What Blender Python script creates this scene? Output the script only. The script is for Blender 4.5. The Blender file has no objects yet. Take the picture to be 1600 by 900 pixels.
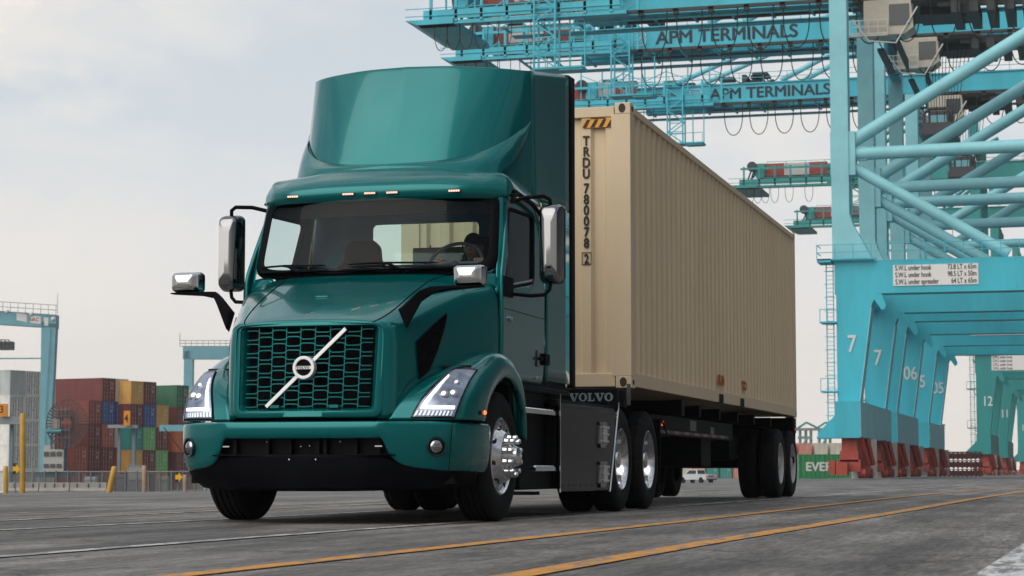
import bpy, math, random
from mathutils import Vector, Matrix
random.seed(7)
S = bpy.context.scene
COL = S.collection
rad = math.radians

# ---------------------------------------------------------------- camera
CAMP = Vector((5.637, -20.45, 0.393)); YAW, PIT, FPX = 0.27, 0.0876, 3260.0
cd = bpy.data.cameras.new('camera'); cam = bpy.data.objects.new('camera', cd); COL.objects.link(cam)
cam.location = CAMP; cam.rotation_euler = (math.pi/2+PIT, 0, YAW)
cd.sensor_width = 36; cd.lens = FPX/1600*36; cd.clip_start = .1; cd.clip_end = 9000
cd.dof.use_dof = True; cd.dof.focus_distance = 16.5; cd.dof.aperture_fstop = 8.5
S.camera = cam
# ---------------------------------------------------------------- sky
SUN_EL, SUN_AZ = 40, 206     # azimuth measured clockwise from +y; light comes from the truck's front left
W = bpy.data.worlds.new('World'); S.world = W; W.use_nodes = True
nt = W.node_tree; N = nt.nodes; L = nt.links
for n in list(N): N.remove(n)
def nd(tree, t, **kw):
    n = tree.nodes.new(t)
    for k, v in kw.items(): setattr(n, k, v)
    return n
sky = nd(nt, 'ShaderNodeTexSky', sky_type='NISHITA', sun_disc=False, sun_elevation=rad(SUN_EL), sun_rotation=rad(SUN_AZ), dust_density=3.0)
tc = nd(nt, 'ShaderNodeTexCoord'); sep = nd(nt, 'ShaderNodeSeparateXYZ'); L.new(tc.outputs['Generated'], sep.inputs[0])
ramp = nd(nt, 'ShaderNodeValToRGB'); L.new(sep.outputs['Z'], ramp.inputs[0])
cr = ramp.color_ramp
cr.elements[0].position = 0.0; cr.elements[0].color = (.84, .78, .73, 1)
cr.elements[1].position = 1.0; cr.elements[1].color = (.34, .40, .46, 1)
for p, c in ((.05, (.82, .775, .74, 1)), (.10, (.77, .75, .74, 1)), (.16, (.62, .665, .70, 1)), (.22, (.56, .62, .67, 1)), (.40, (.42, .50, .58, 1))):
    e = cr.elements.new(p); e.color = c
def noise(tree, scale, detail, vec, rough=.5):
    n = nd(tree, 'ShaderNodeTexNoise'); n.inputs['Scale'].default_value = scale; n.inputs['Detail'].default_value = detail
    n.inputs['Roughness'].default_value = rough
    if vec is not None: tree.links.new(vec, n.inputs['Vector'])
    return n
mp = nd(nt, 'ShaderNodeMapping'); mp.inputs['Scale'].default_value = (1, 1, 2.0); mp.inputs['Location'].default_value = (.35, .1, .2); L.new(tc.outputs['Generated'], mp.inputs[0])
n1 = noise(nt, 5.2, 6, mp.outputs[0], .5)
r2 = nd(nt, 'ShaderNodeValToRGB'); L.new(n1.outputs['Fac'], r2.inputs[0]); r2.color_ramp.elements[0].position = .44; r2.color_ramp.elements[1].position = .62
r2.color_ramp.elements[0].color = (0, 0, 0, 1); r2.color_ramp.elements[1].color = (1, 1, 1, 1)
mc = nd(nt, 'ShaderNodeMix', data_type='RGBA'); mc.inputs['B'].default_value = (.86, .80, .735, 1)
mm = nd(nt, 'ShaderNodeMath', operation='MULTIPLY'); mm.inputs[1].default_value = .75; L.new(r2.outputs[0], mm.inputs[0])
wd = Vector((-.535, .822, .196)).normalized()
wq = nd(nt, 'ShaderNodeVectorMath', operation='DOT_PRODUCT'); wq.inputs[1].default_value = wd; L.new(tc.outputs['Generated'], wq.inputs[0])
wr = nd(nt, 'ShaderNodeMapRange', interpolation_type='SMOOTHSTEP'); wr.inputs['From Min'].default_value = .985; wr.inputs['From Max'].default_value = .9995; wr.inputs['To Max'].default_value = 1.0; L.new(wq.outputs['Value'], wr.inputs['Value'])
n9 = noise(nt, 14, 5, mp.outputs[0], .55); r9 = nd(nt, 'ShaderNodeMapRange'); r9.inputs['From Min'].default_value = .38; r9.inputs['From Max'].default_value = .62; L.new(n9.outputs['Fac'], r9.inputs['Value'])
w9 = nd(nt, 'ShaderNodeMath', operation='MULTIPLY'); L.new(wr.outputs[0], w9.inputs[0]); L.new(r9.outputs[0], w9.inputs[1])
wx = nd(nt, 'ShaderNodeMath', operation='MAXIMUM'); L.new(w9.outputs[0], wx.inputs[0]); L.new(mm.outputs[0], wx.inputs[1]); mm = wx
L.new(mm.outputs[0], mc.inputs['Factor']); L.new(ramp.outputs[0], mc.inputs['A'])
# unseen dark sky added at right and low behind the camera for darker reflections
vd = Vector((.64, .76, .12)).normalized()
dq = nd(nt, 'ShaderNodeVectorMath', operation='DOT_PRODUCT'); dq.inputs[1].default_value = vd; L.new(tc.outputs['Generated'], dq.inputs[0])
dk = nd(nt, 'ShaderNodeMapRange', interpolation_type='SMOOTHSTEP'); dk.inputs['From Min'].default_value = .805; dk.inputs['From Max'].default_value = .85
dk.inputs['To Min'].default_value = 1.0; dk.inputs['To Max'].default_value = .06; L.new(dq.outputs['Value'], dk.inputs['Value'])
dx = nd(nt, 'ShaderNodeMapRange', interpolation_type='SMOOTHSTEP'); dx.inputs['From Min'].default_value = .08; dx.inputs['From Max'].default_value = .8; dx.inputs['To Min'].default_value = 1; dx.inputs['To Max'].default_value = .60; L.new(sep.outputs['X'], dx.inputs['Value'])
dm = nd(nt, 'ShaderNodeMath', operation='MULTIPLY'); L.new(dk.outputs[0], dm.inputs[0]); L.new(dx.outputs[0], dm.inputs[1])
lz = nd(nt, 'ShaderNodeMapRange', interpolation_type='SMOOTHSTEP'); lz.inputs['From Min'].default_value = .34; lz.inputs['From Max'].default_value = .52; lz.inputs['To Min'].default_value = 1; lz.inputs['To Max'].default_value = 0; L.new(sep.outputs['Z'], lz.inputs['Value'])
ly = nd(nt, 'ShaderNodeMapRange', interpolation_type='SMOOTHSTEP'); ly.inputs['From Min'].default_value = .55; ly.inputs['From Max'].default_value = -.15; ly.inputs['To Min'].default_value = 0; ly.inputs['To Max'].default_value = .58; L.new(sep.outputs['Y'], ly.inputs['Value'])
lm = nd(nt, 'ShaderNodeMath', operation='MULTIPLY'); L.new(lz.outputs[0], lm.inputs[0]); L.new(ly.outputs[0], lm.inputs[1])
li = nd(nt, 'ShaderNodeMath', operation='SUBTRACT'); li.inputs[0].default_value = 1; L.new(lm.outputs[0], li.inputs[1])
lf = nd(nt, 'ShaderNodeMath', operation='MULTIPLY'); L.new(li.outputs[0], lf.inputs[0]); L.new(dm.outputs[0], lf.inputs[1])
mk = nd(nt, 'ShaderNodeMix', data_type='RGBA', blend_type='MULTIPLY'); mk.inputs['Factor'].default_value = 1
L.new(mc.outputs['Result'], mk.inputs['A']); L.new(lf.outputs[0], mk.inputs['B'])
# bright cloud round the hidden sun
sv = Vector((math.sin(rad(SUN_AZ))*math.cos(rad(SUN_EL)), math.cos(rad(SUN_AZ))*math.cos(rad(SUN_EL)), math.sin(rad(SUN_EL))))
dp = nd(nt, 'ShaderNodeVectorMath', operation='DOT_PRODUCT'); dp.inputs[1].default_value = sv; L.new(tc.outputs['Generated'], dp.inputs[0])
gl = nd(nt, 'ShaderNodeMapRange', interpolation_type='SMOOTHERSTEP'); gl.inputs['From Min'].default_value = .62; gl.inputs['From Max'].default_value = 1; gl.inputs['To Min'].default_value = 0; gl.inputs['To Max'].default_value = .6; L.new(dp.outputs['Value'], gl.inputs['Value'])
ga = nd(nt, 'ShaderNodeMix', data_type='RGBA', blend_type='MULTIPLY'); ga.inputs['Factor'].default_value = 1; ga.inputs['A'].default_value = (1, .93, .84, 1); L.new(gl.outputs[0], ga.inputs['B'])
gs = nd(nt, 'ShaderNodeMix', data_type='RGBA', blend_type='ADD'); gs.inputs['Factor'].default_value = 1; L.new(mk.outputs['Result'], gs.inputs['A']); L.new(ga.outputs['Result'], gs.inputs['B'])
sk = nd(nt, 'ShaderNodeMix', data_type='RGBA', blend_type='MULTIPLY'); sk.inputs['Factor'].default_value = 1; sk.inputs['B'].default_value = (.1, .1, .1, 1)
L.new(sky.outputs[0], sk.inputs['A'])
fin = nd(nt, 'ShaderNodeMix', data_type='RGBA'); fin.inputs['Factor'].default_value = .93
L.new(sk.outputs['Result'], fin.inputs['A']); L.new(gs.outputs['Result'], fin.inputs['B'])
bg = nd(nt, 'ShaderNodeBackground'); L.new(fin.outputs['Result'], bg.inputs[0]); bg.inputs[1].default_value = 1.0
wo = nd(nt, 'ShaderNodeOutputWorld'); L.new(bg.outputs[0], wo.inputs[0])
# ---------------------------------------------------------------- sun behind thin cloud
sd = bpy.data.lights.new('sun', 'SUN'); sd.energy = 1.5; sd.angle = rad(72); sd.color = (1, .93, .83)
sun = bpy.data.objects.new('sun', sd); COL.objects.link(sun)
az = rad(SUN_AZ); el = rad(SUN_EL)
sdir = Vector((math.sin(az)*math.cos(el), math.cos(az)*math.cos(el), math.sin(el)))
sun.rotation_euler = sdir.to_track_quat('Z', 'Y').to_euler()
S.view_settings.view_transform = 'Standard'; S.view_settings.look = 'None'; S.view_settings.exposure = 0.2; S.view_settings.gamma = 1
S.view_settings.use_curve_mapping = False
S.render.engine = 'CYCLES'; S.cycles.max_bounces = 7; S.cycles.transparent_max_bounces = 12; S.cycles.use_denoising = True
S.cycles.caustics_reflective = False; S.cycles.caustics_refractive = False

# ---------------------------------------------------------------- materials
MATS = {}
def principled(name):
    m = bpy.data.materials.new(name); m.use_nodes = True
    t = m.node_tree; return m, t, t.nodes['Principled BSDF']
def mat(name, col, rough=.5, metal=0, coat=0, emit=0, var=.0, vscale=3, bump=0, bscale=40, spec=.5, dirt=0, stretch=(1, 1, 1), ior=None):
    if name in MATS: return MATS[name]
    m, t, b = principled(name)
    c = tuple(col)+(1,)
    b.inputs['Base Color'].default_value = c; b.inputs['Roughness'].default_value = rough; b.inputs['Metallic'].default_value = metal
    b.inputs['Coat Weight'].default_value = coat; b.inputs['Coat Roughness'].default_value = .03; b.inputs['Specular IOR Level'].default_value = spec
    if emit: b.inputs['Emission Color'].default_value = c; b.inputs['Emission Strength'].default_value = emit
    if var or bump or dirt:
        tcn = nd(t, 'ShaderNodeTexCoord'); mpn = nd(t, 'ShaderNodeMapping'); t.links.new(tcn.outputs['Object'], mpn.inputs[0]); mpn.inputs['Scale'].default_value = stretch
    if var:
        nn = noise(t, vscale, 6, mpn.outputs[0], .6)
        rr = nd(t, 'ShaderNodeMapRange'); rr.inputs['From Min'].default_value = .3; rr.inputs['From Max'].default_value = .7
        rr.inputs['To Min'].default_value = 1-var; rr.inputs['To Max'].default_value = 1+var; t.links.new(nn.outputs['Fac'], rr.inputs['Value'])
        mx = nd(t, 'ShaderNodeMix', data_type='RGBA', blend_type='MULTIPLY'); mx.inputs['Factor'].default_value = 1; mx.inputs['A'].default_value = c
        t.links.new(rr.outputs[0], mx.inputs['B']); out = mx.outputs['Result']
        if dirt:
            n3 = noise(t, vscale*2.3, 8, mpn.outputs[0], .7)
            rd = nd(t, 'ShaderNodeMapRange'); rd.inputs['From Min'].default_value = .56; rd.inputs['From Max'].default_value = .72; rd.inputs['To Max'].default_value = dirt
            t.links.new(n3.outputs['Fac'], rd.inputs['Value'])
            m3 = nd(t, 'ShaderNodeMix', data_type='RGBA'); m3.inputs['B'].default_value = (.09, .045, .025, 1)
            t.links.new(rd.outputs[0], m3.inputs['Factor']); t.links.new(out, m3.inputs['A']); out = m3.outputs['Result']
        t.links.new(out, b.inputs['Base Color'])
    if bump:
        n2 = noise(t, bscale, 4, mpn.outputs[0], .6); bp = nd(t, 'ShaderNodeBump'); bp.inputs['Strength'].default_value = bump; bp.inputs['Distance'].default_value = .01
        t.links.new(n2.outputs['Fac'], bp.inputs['Height']); t.links.new(bp.outputs[0], b.inputs['Normal'])
    MATS[name] = m; return m
def glass(name, tint, refl=1.0, ior=1.5):
    m = bpy.data.materials.new(name); m.use_nodes = True; t = m.node_tree
    for n in list(t.nodes): t.nodes.remove(n)
    tr = nd(t, 'ShaderNodeBsdfTransparent'); tr.inputs[0].default_value = tint+(1,)
    gl = nd(t, 'ShaderNodeBsdfGlossy'); gl.inputs['Roughness'].default_value = .02; gl.inputs[0].default_value = (refl, refl, refl, 1)
    lw = nd(t, 'ShaderNodeLayerWeight'); lw.inputs[0].default_value = .5      # symmetric for both faces of a pane
    f0 = ((ior-1)/(ior+1))**2
    pw = nd(t, 'ShaderNodeMath', operation='POWER'); pw.inputs[1].default_value = 5; t.links.new(lw.outputs['Facing'], pw.inputs[0])
    ma = nd(t, 'ShaderNodeMath', operation='MULTIPLY_ADD'); ma.inputs[1].default_value = 1-f0; ma.inputs[2].default_value = f0; t.links.new(pw.outputs[0], ma.inputs[0])
    mx = nd(t, 'ShaderNodeMixShader'); o = nd(t, 'ShaderNodeOutputMaterial')
    t.links.new(ma.outputs[0], mx.inputs[0]); t.links.new(tr.outputs[0], mx.inputs[1]); t.links.new(gl.outputs[0], mx.inputs[2]); t.links.new(mx.outputs[0], o.inputs[0])
    MATS[name] = m; return m
PAINT = mat('teal_paint', (.0, .142, .147), .20, .45, .8, var=.03, vscale=.8, spec=.15)
PAINT.node_tree.nodes['Principled BSDF'].inputs['Coat IOR'].default_value = 1.36
BLACK = mat('black_plastic', (.0035, .004, .006), .6, spec=.06, var=.25, vscale=6, bump=.15, bscale=120)
GLOSSB = mat('gloss_black', (.008, .009, .012), .15, coat=.5)
CHAS = mat('chassis_black', (.005, .006, .008), .6, spec=.1, var=.3, vscale=4)
RUB = mat('rubber', (.009, .0095, .011), .75, spec=.2, var=.25, vscale=9, bump=.2, bscale=90)
CHROME = mat('chrome', (.66, .67, .69), .06, 1)
DCHR = mat('chrome_reflecting_dark', (.26, .265, .28), .06, 1)  # chrome with dark mirrored surroundings put into its colour
ALU = mat('polished_aluminium', (.72, .73, .76), .12, 1, var=.06, vscale=5)
STEELP = mat('brushed_panel', (.020, .019, .019), .14, .3, var=.2, vscale=3, spec=.02)
WRIM = mat('white_wheel', (.45, .46, .47), .5, var=.1)
BEIGE = mat('container_beige', (.66, .53, .365), .5, 0, var=.05, vscale=1.2, stretch=(1, 1, .3), dirt=.06)
GREYP = mat('grey_plastic', (.08, .08, .09), .5)
INTER = mat('cab_interior', (.07, .25, .38), .7, var=.2)  # blue sky light on the lining is put into this colour
SEATM = mat('seat_cloth', (.02, .022, .028), .8, var=.2, vscale=8)
AMBER = mat('amber_lamp', (1, .20, .04), .3, emit=1.6)
MARK = mat('marker_led', (1, .52, .40), .3, emit=1.0)
REDL = mat('red_lamp', (.8, .02, .015), .3, emit=.5)
LED = mat('led_white', (1, .98, .94), .3, emit=1.6)
LETTER = mat('lettering_black', (.012, .012, .012), .6)
WHITE = mat('white_paint', (.72, .73, .72), .5, var=.05)
VGREY = mat('wordmark_grey', (.30, .37, .42), .4, metal=.3)
WINDG = glass('windscreen_glass', (.80, .94, .94), .28, 1.5); CLEARG = glass('passenger_glass', (.93, .97, .95), .5, 1.3)
SIDEG = glass('side_glass', (.30, .36, .34), .9)
LENS = glass('lamp_lens', (.85, .88, .95), 1.0)
SKIN = mat('skin', (.42, .22, .15), .5); CLOTH = mat('dark_shirt', (.03, .035, .05), .8); CAPM = mat('dark_cap', (.012, .015, .02), .8)

# ---------------------------------------------------------------- helpers
def wm(o):
    return Matrix.Translation(o.location) if (o.type == 'EMPTY' and o.parent is None) else Matrix.Identity(4)
def link(o, parent=None):
    COL.objects.link(o)
    if parent is not None:
        o.parent = parent; o.matrix_parent_inverse = wm(parent).inverted()
    return o
def tag(o, label=None, cat=None, group=None, kind=None):
    if label: o['label'] = label
    if cat: o['category'] = cat
    if group: o['group'] = group
    if kind: o['kind'] = kind
    return o
def thing(name, label, cat, loc=(0, 0, 0), group=None):
    o = bpy.data.objects.new(name, None); o.location = loc; o.empty_display_size = .2; COL.objects.link(o)
    return tag(o, label, cat, group)
def node(name, parent):      # a part that only gathers its sub-parts
    o = bpy.data.objects.new(name, None); COL.objects.link(o); o.parent = parent; o.matrix_parent_inverse = wm(parent).inverted(); return o
def copy_tree(o, parent=None):
    c = o.copy(); COL.objects.link(c)
    if parent is not None: c.parent = parent
    for ch in list(o.children): copy_tree(ch, c)
    return c
class MB:
    def __init__(s): s.v = []; s.f = []; s.mi = []; s.cur = 0
    def add(s, vs, fs, M=None):
        b = len(s.v)
        for p in vs:
            p = Vector(p); s.v.append(tuple(M @ p if M else p))
        for f in fs: s.f.append([b+i for i in f]); s.mi.append(s.cur)
        return s
    def box(s, a, b, M=None):
        x0, x1 = sorted((a[0], b[0])); y0, y1 = sorted((a[1], b[1])); z0, z1 = sorted((a[2], b[2]))
        v = [(x0,y0,z0),(x1,y0,z0),(x1,y1,z0),(x0,y1,z0),(x0,y0,z1),(x1,y0,z1),(x1,y1,z1),(x0,y1,z1)]
        return s.add(v, [(0,3,2,1),(4,5,6,7),(0,1,5,4),(1,2,6,5),(2,3,7,6),(3,0,4,7)], M)
    def bx2(s, a, b): s.box(a, b); return s.box((-a[0], a[1], a[2]), (-b[0], b[1], b[2]))
    def tube(s, pts, r, n=8, closed=False, cap=True):
        pts = [Vector(p) for p in pts]; rs = r if isinstance(r, (list, tuple)) else [r]*len(pts)
        rings = []; up = None
        for i, p in enumerate(pts):
            a = pts[i-1] if (i or closed) else p; c = pts[(i+1) % len(pts)] if (i < len(pts)-1 or closed) else p
            d = (c-a).normalized()
            if up is None:
                up = Vector((0, 0, 1)) if abs(d.z) < .9 else Vector((1, 0, 0))
            e1 = d.cross(up)
            if e1.length < 1e-5: e1 = d.cross(Vector((1, .3, 0)))
            e1.normalize(); e2 = e1.cross(d).normalized(); up = e2
            rings.append([p+(e1*math.cos(2*math.pi*k/n)+e2*math.sin(2*math.pi*k/n))*rs[i] for k in range(n)])
        vs = [q for g in rings for q in g]; fs = []
        m = len(pts)
        for i in range(m if closed else m-1):
            j = (i+1) % m
            for k in range(n): fs.append((i*n+k, i*n+(k+1) % n, j*n+(k+1) % n, j*n+k))
        if cap and not closed: fs += [tuple(range(n))[::-1], tuple((m-1)*n+k for k in range(n))]
        return s.add(vs, fs)
    def bar(s, p, q, w, h=None):     # rectangular bar between two points
        h = h or w; p = Vector(p); q = Vector(q); d = (q-p).normalized()
        up = Vector((0, 0, 1)) if abs(d.z) < .95 else Vector((0, 1, 0))
        e1 = d.cross(up).normalized()*w/2; e2 = e1.cross(d).normalized()*h/2
        v = [p-e1-e2, p+e1-e2, p+e1+e2, p-e1+e2, q-e1-e2, q+e1-e2, q+e1+e2, q-e1+e2]
        return s.add(v, [(0,3,2,1),(4,5,6,7),(0,1,5,4),(1,2,6,5),(2,3,7,6),(3,0,4,7)])
    def lathe_x(s, prof, cy, cz, n=48, sx=1, x0=0, mod=None):   # prof: (radius, x)
        vs = []; fs = []
        for i, (r, x) in enumerate(prof):
            for k in range(n):
                a = 2*math.pi*k/n; rr = r+(mod(i, k) if mod else 0)
                vs.append((x0+sx*x, cy+rr*math.cos(a), cz+rr*math.sin(a)))
        for i in range(len(prof)-1):
            for k in range(n):
                q = (i*n+k, i*n+(k+1) % n, (i+1)*n+(k+1) % n, (i+1)*n+k); fs.append(q if sx > 0 else q[::-1])
        return s.add(vs, fs)
    def prism(s, poly, axis, a, b):   # poly in the two other coordinates
        n = len(poly)
        def P(u, w, t):
            return {'x': (t, u, w), 'y': (u, t, w), 'z': (u, w, t)}[axis]
        vs = [P(u, w, a) for u, w in poly]+[P(u, w, b) for u, w in poly]
        fs = [tuple(range(n))[::-1], tuple(range(n, 2*n))]+[(i, (i+1) % n, n+(i+1) % n, n+i) for i in range(n)]
        return s.add(vs, fs)
    def grid(s, g, flip=False, mirror=False):
        R, Cn = len(g), len(g[0])
        for sx in ((1, -1) if mirror else (1,)):
            vs = [(p[0]*sx, p[1], p[2]) for row in g for p in row]; fs = []
            for i in range(R-1):
                for j in range(Cn-1):
                    q = (i*Cn+j, i*Cn+j+1, (i+1)*Cn+j+1, (i+1)*Cn+j)
                    fs.append(q[::-1] if (flip != (sx < 0)) else q)
            s.add(vs, fs)
        return s
    def sphere(s, c, r, n=16, m=10, sc=(1, 1, 1)):
        g = [[(c[0]+r*sc[0]*math.sin(math.pi*i/m)*math.cos(2*math.pi*j/n), c[1]+r*sc[1]*math.sin(math.pi*i/m)*math.sin(2*math.pi*j/n), c[2]+r*sc[2]*math.cos(math.pi*i/m)) for j in range(n+1)] for i in range(m+1)]
        return s.grid(g, flip=False)
    def build(s, name, mats, parent=None, smooth=35, bevel=0, seg=2, solid=0, weld=True, off=-1, split=None):
        if split:
            buckets = {}
            for f, mi in zip(s.f, s.mi):
                c = sum((Vector(s.v[i]) for i in f), Vector())/len(f)
                key = (c.x > 0, (c.y > 6) if split.startswith('xy') else 0, (c.z > 2.6) if split == 'xyz' else 0); buckets.setdefault(key, []).append((f, mi))
            out = None
            for key, fl in buckets.items():
                q = MB(); ids = {}
                for f, mi in fl:
                    nf = []
                    for i in f:
                        if i not in ids: ids[i] = len(q.v); q.v.append(s.v[i])
                        nf.append(ids[i])
                    q.f.append(nf); q.mi.append(mi)
                o_ = q.build(name, mats, parent, smooth, bevel, seg, solid, weld, off); out = o_ if key[0] or out is None else out
            return out
        me = bpy.data.meshes.new(name); me.from_pydata(s.v, [], s.f)
        mats = mats if isinstance(mats, (list, tuple)) else [mats]
        for m in mats: me.materials.append(m)
        if len(mats) > 1: me.polygons.foreach_set('material_index', s.mi)
        if weld:
            import bmesh
            bm = bmesh.new(); bm.from_mesh(me); bmesh.ops.remove_doubles(bm, verts=bm.verts, dist=1e-5)
            bmesh.ops.recalc_face_normals(bm, faces=bm.faces); bm.to_mesh(me); bm.free()
        if smooth:
            me.polygons.foreach_set('use_smooth', [True]*len(me.polygons)); me.set_sharp_from_angle(angle=rad(smooth))
        me.update()
        o = bpy.data.objects.new(name, me); link(o, parent)
        if solid:
            md = o.modifiers.new('solid', 'SOLIDIFY'); md.thickness = solid; md.offset = off
        if bevel:
            md = o.modifiers.new('bevel', 'BEVEL'); md.width = bevel; md.segments = seg; md.limit_method = 'ANGLE'; md.angle_limit = rad(40); md.harden_normals = False
        return o
def text(name, s, loc, face, size, m, parent, ext=.002, offset=0, sx=1, align='LEFT', space=1.0, line=1.0, bold=0):
    c = bpy.data.curves.new(name, 'FONT'); c.body = s; c.size = size; c.extrude = ext; c.offset = offset; c.align_x = align; c.space_character = space; c.space_line = line
    c.materials.append(m); t_ = bpy.data.objects.new(name, c); COL.objects.link(t_)
    me = bpy.data.meshes.new_from_object(t_.evaluated_get(bpy.context.evaluated_depsgraph_get())); me.name = name
    if bold:
        vs = [tuple(v.co) for v in me.vertices]; fs = [tuple(f.vertices) for f in me.polygons]; n_ = len(vs); V2, F2 = [], []
        for k_, (dx, dy) in enumerate(((0, 0), (bold, 0), (-bold, 0), (0, bold*.7), (0, -bold*.7))):
            V2 += [(x+dx, y+dy, z+k_*.0007) for x, y, z in vs]; F2 += [tuple(i+k_*n_ for i in f) for f in fs]
        me = bpy.data.meshes.new(name); me.from_pydata(V2, [], F2); me.materials.append(m)
    bpy.data.objects.remove(t_); bpy.data.curves.remove(c); o = bpy.data.objects.new(name, me); COL.objects.link(o)
    o.parent = parent; o.matrix_parent_inverse = wm(parent).inverted() if parent else Matrix.Identity(4)
    o.location = loc; o.rotation_euler = (math.pi/2, 0, {'-y': 0, '+x': math.pi/2}.get(face, 0) if isinstance(face, str) else face); o.scale = (sx, 1, 1)
    return o
def cr1(P, t):   # Catmull-Rom through list of vectors at parameter t
    n = len(P); i = min(int(t), n-2); f = t-i
    p1, p2 = P[i], P[i+1]; p0 = P[i-1] if i > 0 else p1*2-p2; p3 = P[i+2] if i+2 < n else p2*2-p1
    return .5*((2*p1)+(p2-p0)*f+(2*p0-5*p1+4*p2-p3)*f*f+(3*p1-p0-3*p2+p3)*f**3)
class Surf:
    def __init__(s, rows): s.r = [[Vector(p) for p in row] for row in rows]; s.nr = len(rows); s.nc = len(rows[0])
    def at(s, u, v): return cr1([cr1(row, v) for row in s.r], u)
    def grid(s, nu, nv, u0=0, u1=None, v0=0, v1=None):
        u1 = s.nr-1 if u1 is None else u1; v1 = s.nc-1 if v1 is None else v1
        U = [u0+(u1-u0)*i/(nu) for i in range(nu+1)]; V = [v0+(v1-v0)*j/(nv) for j in range(nv+1)]
        cols = [[cr1(row, v) for row in s.r] for v in V]
        return [[cr1(c, u) for c in cols] for u in U]
    def nrm(s, u, v):
        e = .02; a = s.at(min(u+e, s.nr-1), v)-s.at(max(u-e, 0), v); b = s.at(u, min(v+e, s.nc-1))-s.at(u, max(v-e, 0))
        return a.cross(b).normalized()
def at(u, v, D):     # point seen at photo pixel (u,v), D metres along the view axis
    sy, cy = math.sin(YAW), math.cos(YAW); sp, cp = math.sin(PIT), math.cos(PIT)
    r = Vector((cy, sy, 0)); fw = Vector((-sy*cp, cy*cp, sp)); up = r.cross(fw)
    return CAMP+(fw+r*((u-800)/FPX)-up*((v-450)/FPX))*D
GZR = [(-9, .0098), (-.56, .0098), (-.45, .0085), (-.19, .0052), (-.13, .0024), (-.10, .0013), (9, .0013)]
def gz(x, y):        # the apron falls away gently beyond the road, more so towards the yard
    d = math.hypot(x-5.6, y+20.45); r = (x-5.6)/max(y+20.45, 1)
    for (r0, k0), (r1, k1) in zip(GZR, GZR[1:]):
        if r0 <= r <= r1: k = k0+(k1-k0)*(r-r0)/(r1-r0); break
    else: k = .0098
    return -k*max(0, min(d, 265)-30)

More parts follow.
